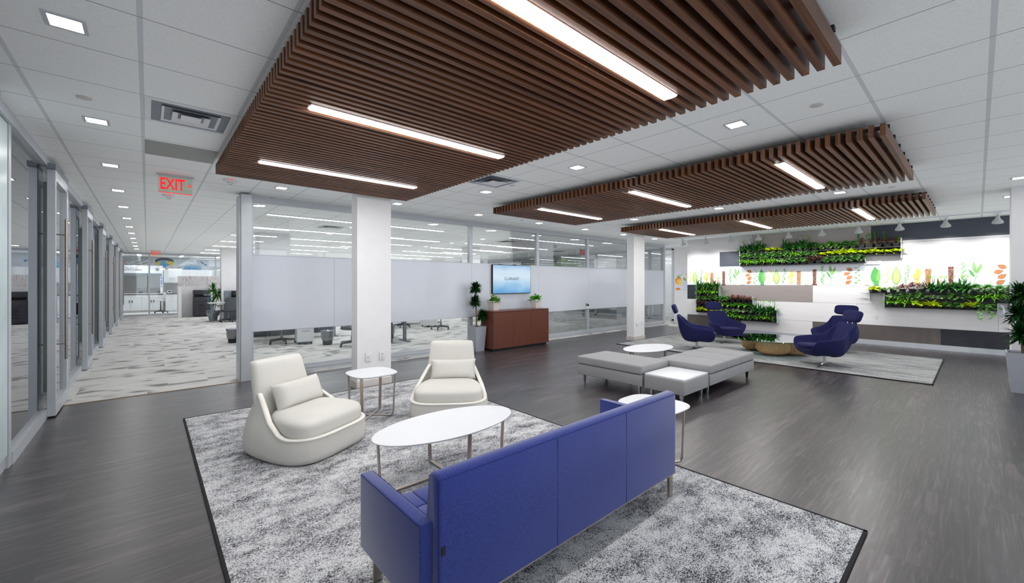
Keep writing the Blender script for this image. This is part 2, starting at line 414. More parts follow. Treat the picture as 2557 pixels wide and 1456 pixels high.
struct('wall_far_office', MB().box(4.2, 18.6, 26.5, 26.7, 0, H), W, 'white far wall of the open office')
struct('wall_right', MB().box(19.8, 20, -3.6, 31.2, 0, H), W, 'white outer wall on the right side')
# window wall behind the camera
wm = MB().box(-6, 20, -3.7, -3.55, 0, .12).box(-6, 20, -3.7, -3.55, 2.95, H)
for k in range(18): wm.box(-6 + k * 1.5, -5.92 + k * 1.5, -3.7, -3.55, .12, 2.95)
struct('wall_window', wm, M['alu'], 'window wall with slim metal mullions')

# plant wall backing and its clad panels
struct('wall_plant', MB().box(13.92, 14.3, -1.6, 6.62, 0, H), W, 'feature wall behind the hanging plant racks')
def clad(y0, y1, z0, z1, m): return (y0, y1, z0, z1, m)
cl = [(-1.6, .57, .12, .50, 'panel_dark'), (.57, 3.05, .12, .50, 'panel_brown'), (3.05, 4.9, .12, .50, 'panel_white'), (4.9, 6.61, .12, .50, 'panel_brown'),
      (-1.6, -.3, .50, 1.03, 'panel_white'), (-.3, 2.1, .50, 1.03, 'panel_white'), (2.1, 4.5, .50, 1.03, 'panel_white'), (4.5, 6.61, .50, 1.03, 'panel_white'),
      (-1.6, .6, 1.03, 1.51, 'panel_white'), (.6, 3.05, 1.03, 1.51, 'panel_white'), (3.05, 5.5, 1.03, 1.51, 'panel_taupe'), (5.5, 6.61, 1.03, 1.51, 'panel_dark'),
      (-1.6, 1.81, 2.10, 2.57, 'panel_white'), (1.81, 3.9, 2.10, 2.57, 'panel_white'), (3.9, 5.54, 2.10, 2.57, 'panel_slate'), (5.54, 6.61, 2.10, 2.57, 'panel_white'),
      (-1.6, 1.81, 2.62, H, 'panel_slate'), (-1.6, 1.81, 2.57, 2.62, 'panel_white'), (1.81, 4.58, 2.57, H, 'panel_rose'), (4.58, 6.61, 2.57, H, 'panel_white')]
cm = MB(); cms = []
for y0, y1, z0, z1, m in cl:
    if m not in cms: cms.append(m)
    cm.m = cms.index(m); cm.box(13.90, 13.925, y0 + .002, y1 - .002, z0 + .002, z1 - .002)
struct('wall_cladding', cm, [M[m] for m in cms], 'staggered white, taupe and charcoal wall panels behind the plants')
struct('baseboard_right', MB().box(13.885, 13.925, -1.6, 6.62, 0, .12), M['alu'], 'metal baseboard under the feature wall')

# glass wall along Y = 8
GY = 8.04
def bay(n, x0, x1, lab):
    e = thing('window_%d' % n, lab, 'glass wall', (0, 0, 0)); e['kind'] = 'structure'
    b = MB().box(x0, x1, GY - .05, GY + .05, 2.93, H).box(x0, x1, GY - .05, GY + .05, .05, .13).box(x0, x1, GY - .03, GY + .05, 0, .05)
    b.box(x0, x0 + .05, GY - .04, GY + .04, .1, 2.95).box(x1 - .05, x1, GY - .04, GY + .04, .1, 2.95)
    part('window_frame', b, M['alu'], e, smooth=False)
    part('glass_pane', MB().box(x0 + .04, x1 - .04, GY - .004, GY + .004, .12, 2.94), M['clear'], e, smooth=False)
    return e
bays = [(1.28, 5.78), (5.78, 8.035), (8.035, 10.235), (10.235, 12.5), (12.5, 14.9)]
for i, (a, b) in enumerate(bays):
    bay(i + 1, a, b, ['glass partition bay behind the cream chairs', 'glass partition bay behind the wall screen', 'glass partition bay right of the walnut cabinet',
                      'glass partition bay behind the second column', 'end bay of the glass partition nearest the plant wall'][i])
struct('wall_post', MB().box(1.12, 1.27, 7.76, 8.1, 0, 2.995, .004).box(1.10, 1.12, 7.8, 8.1, 0, 2.98), M['alu'], 'wide aluminium end post of the glass partition')
struct('wall_end_post', MB().box(14.84, 14.95, GY - .06, GY + .06, 0, H), M['alu'], 'aluminium post ending the glass partition near the plant wall')
bd = [(1.28, 2.62), (2.62, 5.78), (5.78, 8.035), (8.035, 10.235), (10.235, 12.5), (12.5, 14.82)]
bl = ['wide glossy glass whiteboard beside the wide end post', 'wide glossy whiteboard between the near column and the tall green floor plant', 'glossy whiteboard carrying the wall screen',
      'glossy whiteboard with the marker box at its lower right corner', 'glossy whiteboard partly behind the far column', 'glossy whiteboard at the far end of the partition']
for (a, b), l in zip(bd, bl):
    w = thing('whiteboard', l, 'whiteboard', ((a + b) / 2, 7.99, 1.405), 0, 'glass whiteboards along the partition')
    hw = (b - a) / 2 - .002
    part('board', MB().box(-hw, hw, -.012, .0, -.635, .635), M['board'], w, smooth=False)
    for z in (-.645, .632): part('edge_rail', MB().box(-hw, hw, -.016, .01, z, z + .013), M['alu'], w, smooth=False)
mb_ = thing('marker_box', 'small white marker box with green and blue markers on the whiteboard edge', 'marker holder', (10.13, 7.955, .83))
part('tray', MB().box(-.07, .07, -.03, .02, -.05, .03, .005), M['laminate'], mb_)
part('marker', MB().tube([(-.03, 0, .03), (-.035, 0, .11)], .012), M['lf_mid'], mb_); part('marker', MB().tube([(.0, 0, .03), (.0, 0, .12)], .012), M['blue'], mb_)
part('eraser', MB().box(.02, .07, -.02, .015, .03, .09, .004), M['charcoal'], mb_)

# columns
def column(name, x0, x1, y0, y1, lab):
    e = thing(name, lab, 'column', ((x0 + x1) / 2, (y0 + y1) / 2, 0)); e['kind'] = 'structure'
    a, b = (x1 - x0) / 2, (y1 - y0) / 2
    part('shaft', MB().box(-a, a, -b, b, 0, H), W, e, smooth=False)
    part('base_trim', MB().box(-a - .012, a + .012, -b - .012, b + .012, 0, .11, .003), M['beige'], e, smooth=False)
    return e
column('column', 2.33, 2.86, 6.09, 6.31, 'white column behind the small square side table')
column('column', 9.92, 10.46, 6.20, 6.42, 'white column beside the pale far rug')
column('column', 9.83, 10.35, -1.0, -.34, 'white column behind the tall grey planter at the frame edge')
column('column', 2.42, 3.24, 13.7, 14.4, 'broad white column in the open office behind the first whiteboard')
column('column', 9.72, 10.2, 13.5, 14.1, 'white column in the open office beyond the wall screen')
column('column', 2.33, 2.88, 21.0, 21.5, 'white column behind the desk with the dark monitor')
for (x, y, lab) in ((2.49, 6.078, 'blank wall plate with one jack on the near column'), (2.71, 6.078, 'duplex power outlet on the near column')):
    o = thing('wall_outlet', lab, 'outlet', (x, y, .46)); part('plate', MB().box(-.04, .04, -.008, .008, -.065, .065, .003), M['laminate'], o)
    for z in ((0,) if x < 2.6 else (-.025, .025)): part('socket', MB().box(-.016, .016, -.012, -.007, z - .014, z + .014, .002), M['beige'], o)
for (x, lab) in ((10.07, 'jack plate low on the far column'), (10.33, 'power outlet low on the far column')):
    o = thing('wall_outlet', lab, 'outlet', (x, 6.19, .46)); part('plate', MB().box(-.045, .045, -.006, .006, -.06, .06, .003), M['laminate'], o)

# office fronts on the left
gl = ['nearest glass office front', 'glass office front before the carpet starts', 'glass office front where the carpet starts', 'fourth glass office front', 'fifth glass office front', 'sixth glass office front', 'seventh glass office front', 'last glass office front before the laboratory']
for i in range(8):
    y0 = -1.4 + 3.45 * i; y3 = y0 + 3.45 if i < 7 else 26.5
    e = thing('window_%d' % (10 + i), gl[i] + ' on the left', 'glass wall'); e['kind'] = 'structure'
    f = MB().box(-.94, -.88, y0 - .045, y0 + .045, 0, 2.97).box(-.95, -.86, y0, y3, 2.93, H).box(-.94, -.87, y0 + .045, y0 + 1.72, 0, .11).box(-.94, -.9, y0 + 2.62, y3 - .045, 0, .11)
    f.box(-.94, -.90, y0 + 2.6, y0 + 2.64, 0, 2.95)
    part('window_frame', f, M['alu'], e, smooth=False)
    part('glass_pane', MB().box(-.914, -.906, y0 + .04, y0 + 1.7, .1, 2.94).box(-.914, -.906, y0 + 2.62, y3 - .04, .1, 2.94), M['leftglass'], e, smooth=False)
    d = thing('door_%d' % (10 + i), 'sliding glass door of the ' + gl[i] + ' on the left', 'door', (-.835, y0 + 1.65, 0)); d['kind'] = 'structure'
    fr = MB().box(-.035, .035, 0, .05, .02, 2.9, .003).box(-.035, .035, .90, .95, .02, 2.9, .003).box(-.035, .035, .05, .90, .02, .17).box(-.035, .035, .05, .90, 2.78, 2.9)
    part('door_frame', fr, M['alu'], d, smooth=False)
    part('top_track', MB().box(-.04, .04, -.04, .99, 2.9, 2.96), M['alu_dark'], d, smooth=False)
    part('glass_pane', MB().box(-.006, .0, .045, .905, .165, 2.785), M['leftglass'], d, smooth=False)
    for sx_ in (1, -1):
        h_ = MB().tube([(.06 * sx_, .6, .6), (.06 * sx_, .6, 2.39)], .016, 10)
        for z in (.8, 2.19): h_.tube([(0, .6, z), (.06 * sx_, .6, z)], .009)
        part('handle', h_, M['steel'], d)
struct('wall_reflection_panel', MB().box(-.90, -.885, 4.72, 5.44, .12, 2.92), plain('painted_reflection', (196, 214, 218), .3), 'pale panel painted as the bright reflection in the glass between the first door and post')  # added solid panel; its pale colour stands in for reflections in the glass

# glass front of the laboratory, far end of the corridor
e = thing('window_20', 'glass front of the laboratory at the corridor end', 'glass wall'); e['kind'] = 'structure'
f = MB().box(-.95, 4.2, 26.55, 26.65, 2.94, H).box(-.95, 4.2, 26.55, 26.65, 0, .07)
for x in (.08, 2.7): f.box(x - .03, x + .03, 26.56, 26.64, .05, 2.95)
part('window_frame', f, M['alu'], e, smooth=False)
part('glass_pane', MB().box(-.95, 4.2, 26.596, 26.604, .06, 2.95), M['clear'], e, smooth=False)

# right end: side wall with art, glass office wall behind
struct('wall_side', MB().box(16.4, 16.55, -3.6, 8.36, 0, H), W, 'white side wall beyond the feature wall')
e = thing('window_21', 'glass wall of the meeting rooms beyond the partition', 'glass wall'); e['kind'] = 'structure'
f = MB().box(16.4, 16.5, 8.36, 26.5, 2.95, H).box(16.4, 16.5, 8.36, 26.5, 0, .06)
for y in (8.42, 9.5, 12.35, 15.1, 18, 21, 24): f.box(16.4, 16.5, y - .05, y + .05, 0, 3.0)
part('window_frame', f, M['alu'], e, smooth=False)
part('glass_pane', MB().box(16.446, 16.454, 8.4, 26.5, .06, 2.95), M['clear'], e, smooth=False)
part('frosted_band', MB().box(16.458, 16.462, 9.6, 26.5, .12, .95), M['frost'], e, 'blue-grey frosted film band', smooth=False)
# ------------------------------------------------------------------ printed mural strip on the feature wall
def cmat(n, rgb, rough=.6): return plain('print_' + n, tuple(int(c + (255 - c) * .14) for c in rgb), rough, var=.12, vs=14)
PR = [M['art_ground'], cmat('lemon', (244, 214, 130)), cmat('pale', (248, 238, 206)), cmat('leaf', (110, 178, 70)), cmat('green', (62, 158, 66)), cmat('sage', (120, 172, 96)),
      cmat('amber', (246, 200, 84)), cmat('grain', (170, 112, 62)), cmat('pink', (246, 206, 194)), cmat('seed', (96, 44, 34)), cmat('almond', (192, 112, 60)), cmat('cream', (246, 226, 180)), cmat('lime', (206, 224, 120)), cmat('ghost', (228, 238, 222)), cmat('orange', (228, 130, 40)), cmat('violet', (206, 210, 236)), cmat('black', (26, 24, 28))]
class Flat:
    """flat printed shapes on a plane facing -X: u runs to the viewer's right (-Y), v up"""
    def __init__(s, x, y0, z0): s.b = MB(); s.x = x; s.y0 = y0; s.z0 = z0; s.k = 0
    def P(s, u, v, m, lift=0):
        return (s.x - .0006 - .00035 * (s.k % 30), s.y0 - u, s.z0 + v)
    def poly(s, pts, m):
        s.k += 1; s.b.m = m
        vs = [s.b.bm.verts.new(s.P(u, v, m)) for u, v in pts]
        f = s.b.bm.faces.new(vs); f.material_index = m
    def ell(s, u, v, a, b, m, rot=0, n=16, t0=0, t1=360):
        pts = []
        for i in range(n + (0 if t1 - t0 == 360 else 1)):
            t = R(t0 + (t1 - t0) * i / n); x = a * math.cos(t); y = b * math.sin(t); c, q = math.cos(R(rot)), math.sin(R(rot))
            pts.append((u + x * c - y * q, v + x * q + y * c))
        s.poly(pts, m)
    def line(s, pts, w, m):
        for (a, b) in zip(pts, pts[1:]):
            dx, dy = b[0] - a[0], b[1] - a[1]; L = math.hypot(dx, dy) or 1; nx, ny = -dy / L * w / 2, dx / L * w / 2
            s.poly([(a[0] + nx, a[1] + ny), (a[0] - nx, a[1] - ny), (b[0] - nx, b[1] - ny), (b[0] + nx, b[1] + ny)], m)
    def leaf(s, u, v, L, w, ang, m):
        c, q = math.cos(R(ang)), math.sin(R(ang)); pts = []
        for i in range(13):
            t = i / 12; ww = w * math.sin(math.pi * t ** .8); pts.append((t * L, ww / 2))
        for i in range(11, 0, -1):
            t = i / 12; ww = w * math.sin(math.pi * t ** .8); pts.append((t * L, -ww / 2))
        s.poly([(u + x * c - y * q, v + x * q + y * c) for x, y in pts], m)
rnd = random.Random(5)
F = Flat(13.897, 6.61, 1.51); HT = .59
mural = thing('wall_mural', 'long printed mural strip of fruit, herbs, seeds and almonds in test tubes on white', 'mural')
bgm = MB()
for (y0, y1) in ((4.2, 6.61), (1.81, 4.2), (-1.6, 1.81)): bgm.box(13.897, 13.93, y0 + .0015, y1 - .0015, 1.512, 2.098)
part('print_panel', bgm, M['art_ground'], mural, smooth=False)
def item(kind, u):
    F.line([(u - .075, .02), (u - .075, .36)], .0025, 15); F.line([(u + .075, .02), (u + .075, .36)], .0025, 15)
    if kind == 'lemon':
        for v, f in ((.36, 1), (.16, 1)):
            F.ell(u - .03, v, .08, .11, 1, -18, 14, -80, 100); F.ell(u - .035, v, .06, .09, 2, -18, 14, -80, 100)
    elif kind == 'slice':
        F.leaf(u, .02, .45, .16, 90, 3); F.leaf(u, .04, .40, .125, 90, 12); F.line([(u, .06), (u, .40)], .006, 3)
    elif kind == 'thyme':
        F.line([(u, .02), (u + .01, .25), (u + .05, .5)], .005, 5)
        for k in range(22):
            v = .05 + k * .02; cu = u + (.0 if v < .25 else (v - .25) * .2); F.leaf(cu, v, .05, .018, rnd.choice((20, 160)) + rnd.uniform(-25, 25), 5)
    elif kind == 'yellow':
        F.ell(u + .02, .33, .045, .09, 6, 8); F.ell(u - .02, .23, .055, .08, 6); F.ell(u, .09, .05, .035, 6); F.ell(u - .01, .2, .03, .05, 11); F.ell(u + .015, .15, .035, .09, 1, 6)
    elif kind in ('grain', 'pink', 'seeds'):
        h = {'grain': .40, 'pink': .38, 'seeds': .44}[kind]; w = .052 if kind != 'seeds' else .045
        m = {'grain': 7, 'pink': 8, 'seeds': 9}[kind]
        F.poly([(u - w * .8, .01), (u + w * .8, .01), (u + w, h), (u - w, h)], m)
        if kind == 'seeds': F.poly([(u - w * 1.3, .0), (u + w * 1.3, .0), (u + w * 1.2, .04), (u - w * 1.2, .04)], 9)
        for k in range(70 if kind != 'pink' else 16):
            F.ell(u + rnd.uniform(-.9, .9) * w * .85, rnd.uniform(.03, h - .01), rnd.uniform(.003, .006), rnd.uniform(.004, .008), rnd.choice({'grain': (11, 9, 1, 10), 'pink': (14, 10, 2), 'seeds': (11, 16, 10, 1, 2)}[kind]), rnd.uniform(0, 180), 5)
    elif kind == 'rosemary':
        F.line([(u + .02, .01), (u, .25), (u + .01, .54)], .008, 5)
        for k in range(20):
            v = .04 + k * .024; F.leaf(u + .005, v, rnd.uniform(.06, .1), .014, 90 + rnd.choice((-1, 1)) * rnd.uniform(25, 55), rnd.choice((5, 3)))
    elif kind == 'sage':
        F.line([(u - .02, .01), (u + .01, .2), (u + .01, .4)], .007, 5)
        F.leaf(u + .0, .30, .26, .06, 96, 5); F.leaf(u + .02, .28, .24, .055, 70, 3); F.leaf(u - .01, .2, .2, .05, 116, 4); F.line([(u + .01, .16), (u + .05, .3)], .006, 5)
    elif kind == 'pale':
        for k in range(12): F.ell(u + rnd.uniform(-.05, .05), rnd.uniform(.03, .4), .008, .03, 13, rnd.uniform(-20, 20), 8)
        F.poly([(u - .06, .01), (u + .06, .01), (u + .06, .38), (u - .06, .38)], 13)
        for k in range(5): F.ell(u + rnd.uniform(-.05, .05), rnd.uniform(.05, .36), .005, .016, 12, 0, 6)
    elif kind == 'almond':
        for (du, v, r) in ((.015, .42, -28), (-.03, .31, 20), (.02, .21, 38), (.0, .085, 35)):
            F.leaf(u + du - .075 * math.cos(R(r if r > 0 else 180 + r)) * 1, v - .075 * math.sin(R(r if r > 0 else 180 + r)), .15, .095, (r if r > 0 else 180 + r), 10)
    elif kind == 'eucal':
        F.line([(u - .0, .02), (u - .01, .25), (u + .02, .5)], .005, 5)
        for k in range(7): F.ell(u + (.03 if k % 2 else -.035), .07 + k * .065, .028 - k * .002, .024 - k * .0015, rnd.choice((3, 5, 4)), rnd.uniform(-30, 30), 10)
    elif kind == 'green':
        F.leaf(u - .01, .02, .47, .19, 92, 4); F.leaf(u + .02, .03, .40, .08, 86, 3); F.poly([(u - .05, .0), (u + .05, .0), (u + .035, .12), (u - .035, .12)], 4)
seq = ['lemon', 'slice', 'thyme', 'yellow', 'grain', 'pink', 'seeds', 'rosemary', 'sage', 'pale', 'almond', 'eucal', 'green'] * 2
seq = seq[:25] + ['pink'] + ['green', 'lemon', 'slice', 'thyme', 'yellow', 'grain', 'pink', 'seeds', 'rosemary', 'sage', 'pale', 'almond', 'eucal']
for i, k in enumerate(seq): item(k, 6.61 - (6.53 - .1855 * i))
part('printed_food', F.b, PR, mural, 'rows of lemon, leaves, herbs, seed bars and almonds', smooth=False)
# small art strip on the far side wall
m2 = thing('wall_mural', 'square print of orange fruit and pale blossoms on the far side wall', 'mural')
part('print_panel', MB().box(16.385, 16.40, 7.1, 8.3, 1.30, 2.06), plain('lilac_ground', (226, 228, 240), .5), m2, smooth=False)
F2 = Flat(16.385, 8.3, 1.30)
F2.ell(.14, .36, .14, .16, 14); F2.ell(.18, .30, .12, .14, 6); F2.leaf(.14, .5, .14, .04, 40, 5); F2.leaf(.14, .5, .14, .04, 140, 5); F2.leaf(.14, .5, .14, .04, 90, 5); F2.line([(.14, .5), (.3, .68), (.55, .6)], .012, 5)
F2.leaf(.3, .66, .2, .09, -30, 11); F2.leaf(.35, .5, .2, .1, -60, 3); F2.ell(.12, .03, .1, .05, 14); F2.ell(.45, .2, .15, .16, 15); F2.ell(.55, .45, .1, .09, 8)
part('printed_fruit', F2.b, PR, m2, smooth=False)
struct('trim_2', MB().box(16.38, 16.4, -1, 8.3, .02, .2).box(16.385, 16.4, -1, 8.3, 1.29, 1.298), M['alu'], 'metal trim along the far side wall')
# ------------------------------------------------------------------ ceiling fittings
def slat_panel(x0, x1, lab, lab_l):
    e = thing('slatted_ceiling_panel', lab, 'ceiling panel', (0, 0, 0), 0, 'walnut slat ceiling panels')
    xl0, xl1 = (x0 + .28, x1 - .33)
    ys = [.545 + .0775 * k for k in range(70)]
    lights = [1.40, 3.205, 5.0]
    b = MB()
    for y in ys:
        near = any(abs(y - L) < .062 for L in lights)
        if near:
            b.box(x0, xl0 - .004, y - .019, y + .019, 2.85, 2.96).box(xl1 + .004, x1, y - .019, y + .019, 2.85, 2.96)
        else: b.box(x0, x1, y - .019, y + .019, 2.85, 2.96)
    part('slats', b, M['walnut'], e, smooth=False)
    k = MB()
    n = 6
    for i in range(n):
        x = x0 + .2 + i * (x1 - x0 - .4) / (n - 1); k.box(x - .02, x + .02, .52, 5.93, 2.962, 2.99)
    for x in (x0 + .3, x1 - .3):
        for y in (.9, 2.4, 3.9, 5.6): k.tube([(x, y, 2.98), (x, y, H)], .004, 6)
    part('suspension_rails', k, M['black'], e, smooth=False)
    for L, w in zip(lights, lab_l):
        t = thing('linear_light', w, 'ceiling light', ((xl0 + xl1) / 2, L, 2.846), 0, 'linear lights in the slatted panels')
        hl = (xl1 - xl0) / 2
        part('housing', MB().box(-hl, hl, -.05, .05, .004, .09), M['white2'], t, smooth=False)
        part('diffuser', MB().box(-hl + .01, hl - .01, -.043, .043, -.004, .004), M['em_panel'], t, smooth=False)
        for q in (hl, -hl - .012): part('end_cap', MB().box(q, q + .012, -.02, .02, .0, .03), M['alu'], t, smooth=False)
slat_panel(.60, 3.03, 'near walnut slatted ceiling panel over the cream chairs and blue sofa', ['largest linear light, in the near slatted panel at the top edge', 'long linear light in the middle of the near slatted panel', 'long linear light at the far end of the near slatted panel'])
slat_panel(4.77, 7.12, 'middle walnut slatted ceiling panel over the grey benches', ['linear light at the near right end of the middle slatted panel', 'linear light in the middle of the middle slatted panel', 'linear light at the far left end of the middle slatted panel'])
slat_panel(8.87, 11.2, 'farthest walnut slatted ceiling panel over the navy swivel chairs', ['linear light at the near right end of the farthest slatted panel', 'linear light in the middle of the farthest slatted panel', 'linear light at the far left end of the farthest slatted panel'])

def make_down():
    t = thing('square_downlight', 'x', 'ceiling light')
    b = MB().box(-.085, .085, -.085, -.066, -.003, .004).box(-.085, .085, .066, .085, -.003, .004).box(-.085, -.066, -.066, .066, -.003, .004).box(.066, .085, -.066, .066, -.003, .004)
    part('trim_ring', b, M['alu'], t, smooth=False)
    part('diffuser', MB().box(-.066, .066, -.066, .066, -.001, .003), M['em_down'], t, smooth=False)
    return t
ORD = ['first', 'second', 'third', 'fourth', 'fifth', 'sixth', 'seventh', 'eighth', 'ninth', 'tenth', 'eleventh', 'twelfth', 'thirteenth', 'fourteenth', 'fifteenth', 'sixteenth', 'seventeenth', 'eighteenth', 'nineteenth', 'twentieth', 'twenty-first', 'twenty-second', 'twenty-third', 'twenty-fourth']
dls = [(-.34, 3.38 + 1.86 * k, 'square downlight, %s from the camera in the corridor row by the glass office fronts' % ORD[k], 'corridor downlights') for k in range(12)]
for x, nm in ((4.05, 'between the near and middle slatted panels'), (8.34, 'between the middle and farthest slatted panels')):
    for k, y in enumerate((1.47, 3.34, 5.2)): dls.append((x, y, '%s square downlight from the camera side %s' % (['nearest', 'second', 'third'][k], nm), 'downlights between the slatted panels'))
for k, x in enumerate((1.54, 3.44, 5.30, 7.13, 8.9, 10.73, 12.52)): dls.append((x, 7.06, 'square downlight, %s from the left in the row before the glass partition' % ORD[k], 'downlights along the glass partition'))
for k, x in enumerate((1.6, 3.45, 5.34, 7.21, 8.99, 10.81, 12.69, 14.5)): dls.append((x, 8.93, 'square downlight, %s from the left in the office row just behind the partition glass' % ORD[k], 'office downlights behind the partition'))
dls += [(9.03, -.39, 'square downlight above the right edge column, nearer one', 'downlights at the right edge'), (10.85, -.37, 'square downlight beyond the right edge column', 'downlights at the right edge')]
dn = make_down()
for i, (x, y, lab, g) in enumerate(dls):
    if i == 0: dn.location = (x, y, H - .003); dn['label'] = lab; dn['group'] = g
    else: dup(dn, (x, y, H - .003), 0, lab, g)

# long office lights beyond the partition
def make_off():
    t = thing('linear_light', 'x', 'ceiling light', (0, 0, H), 0, 'long office ceiling lights')
    part('housing', MB().box(-2.16, 2.16, -.045, .045, -.02, .002), M['white2'], t, smooth=False)
    part('diffuser', MB().box(-2.15, 2.15, -.035, .035, -.024, -.018), M['em_office'], t, smooth=False)
    return t
of = make_off(); first = True
for cx_, side in ((4.04, 'left'), (10.8, 'right')):
    for k in range(7):
        lab = 'long office ceiling light, %s row behind the partition, %s block' % (ORD[k], side)
        y = 9.88 + 2.44 * k
        if first: of.location = (cx_, y, H); of['label'] = lab; first = False
        else: dup(of, (cx_, y, H), 0, lab)
for k, y in enumerate((10.5, 12.9, 15.3, 17.8)): dup(of, (18.2, y, H), 0, 'long meeting room light, %s behind the right glass wall' % ORD[k], 'meeting room lights', (.6, 1, 1))
for k, x in enumerate((-.3, 1.4, 3.0)): dup(of, (x, 28.3, H), R(90), 'added laboratory ceiling fill light, %s from the left behind the corridor end glass' % ORD[k], 'added laboratory fill lights', (.45, 2, 1))  # lights added to brighten the laboratory

# air diffusers
def diffuser(x, y, lab):
    t = thing('air_diffuser', lab, 'ceiling vent', (x, y, H), 0, 'square louvred air diffusers')
    part('frame', MB().box(-.305, .305, -.305, -.27, -.006, .0).box(-.305, .305, .27, .305, -.006, 0).box(-.305, -.27, -.27, .27, -.006, 0).box(.27, .305, -.27, .27, -.006, 0), M['white2'], t, smooth=False)
    for (a, b, z0, z1) in ((.27, .215, -.004, .05), (.20, .15, -.012, .04), (.13, .07, -.02, .035)):
        part('louvre_cone', MB().loft([[(-a, -a, z0), (a, -a, z0), (a, a, z0), (-a, a, z0)], [(-b, -b, z1 - .06 if z1 < .0 else z0 + .028), (b, -b, z0 + .028), (b, b, z0 + .028), (-b, b, z0 + .028)]], False, False), M['laminate'], t, smooth=False)
    part('core', MB().box(-.07, .07, -.07, .07, -.018, -.01), M['laminate'], t, smooth=False)
    part('dark_throat', MB().box(-.27, .27, -.27, .27, -.0015, -.0005), M['alu_dark'], t, smooth=False)
diffuser(.29, 4.6, 'large louvred air diffuser beside the near slatted panel, above the corridor')
diffuser(3.72, 4.6, 'louvred air diffuser between the near and middle slatted panels')
diffuser(3.6, 11.2, 'louvred air diffuser in the office ceiling, first bay behind the whiteboards')
diffuser(9.5, 11.0, 'louvred air diffuser in the office ceiling behind the wall screen')
diffuser(14.2, 12.8, 'louvred air diffuser in the office ceiling near the meeting rooms')
single('return_air_grille', MB().box(-.305, .305, -.3, .3, -.004, .002), M['perf'], 'perforated grey square return grille in the ceiling beyond the air diffuser', 'ceiling vent', (.29, 5.88, H - .002))
for (x, y, lab) in ((-.37, 4.65, 'round ceiling sprinkler cover over the corridor, near the large air diffuser'), (4.1, .87, 'round sprinkler cover between the near and middle panels, nearest the camera'), (4.07, 4.6, 'round sprinkler cover between near and middle slatted panels, farther one'),
                    (8.45, .86, 'round sprinkler cover between the middle and farthest slatted panels'), (6.5, 7.0, 'small round sprinkler cover in front of the partition glass'), (1.6, 8.0, 'round sprinkler cover beside the wide end post')):
    single('sprinkler_cover', MB().lathe([(.045, .0), (.045, -.006), (.03, -.01), (.0005, -.011)], n=24), M['beige'], lab, 'sprinkler cover', (x, y, H), 'round sprinkler covers')
def strobe(x, y, lab):
    t = thing('fire_strobe', lab, 'fire alarm', (x, y, H), 0, 'ceiling fire alarm strobes')
    part('housing', MB().lathe([(.085, 0), (.085, -.02), (.07, -.03), (.02, -.034)], n=24), M['laminate'], t)
    part('lens', MB().lathe([(.03, -.03), (.03, -.055), (.015, -.07), (.001, -.072)], n=16), M['clear'], t)
    me = text_mesh('FIRE', .02, M['red']); o = link('lettering', me, t, (0, -.0865, -.011)); 
strobe(.88, 7.0, 'white fire strobe below the far left corner of the near slatted panel'); strobe(.27, 8.9, 'white fire strobe over the corridor behind the near exit sign')
strobe(12.2, 7.3, 'white fire strobe on the ceiling right of the far column')
t = thing('wireless_access_point', 'white rounded square access point at the edge of the middle slatted panel', 'wifi box', (4.98, 3.12, H))
part('mount', MB().box(-.05, .05, -.05, .05, -.03, 0), M['alu_dark'], t); part('shell', MB().box(-.1, .1, -.1, .1, -.065, -.03, .02, 4), M['laminate'], t); part('status_light', MB().box(-.004, .004, -.101, -.099, -.05, -.044), M['lf_mid'], t)

def exit_sign(x, y, lab, w=.36, arrow=True):
    t = thing('exit_sign', lab, 'exit sign', (x, y, H))
    part('mount', MB().box(-.2, .2, -.02, .02, -.018, 0, .003), M['alu'], t)
    z = -.03; h = .235
    part('edge_glow', MB().box(-w / 2, w / 2, -.004, .004, -h - .012, -h - .004), M['red'], t, smooth=False)
    part('acrylic_panel', MB().box(-w / 2, w / 2, -.004, .004, -h - .003, -.018), glass('exit_acrylic', (.86, .93, .84), 1, .05), t, smooth=False)
    me = text_mesh('EXIT', .155, M['red'], font_scale_x=.60, bold=.022); link('lettering', me, t, (-.03 if arrow else 0, -.006, -.125))
    if arrow: me = text_mesh('>', .05, M['red'], bold=.02); link('arrow', me, t, (w / 2 - .03, -.006, -.125))
exit_sign(.29, 7.2, 'red lettered glass exit sign with arrow hanging over the corridor')
exit_sign(.30, 24.4, 'small red exit sign far down the corridor before the laboratory')
exit_sign(14.2, 11.4, 'red exit sign in the office seen through the end bay glass', arrow=False)

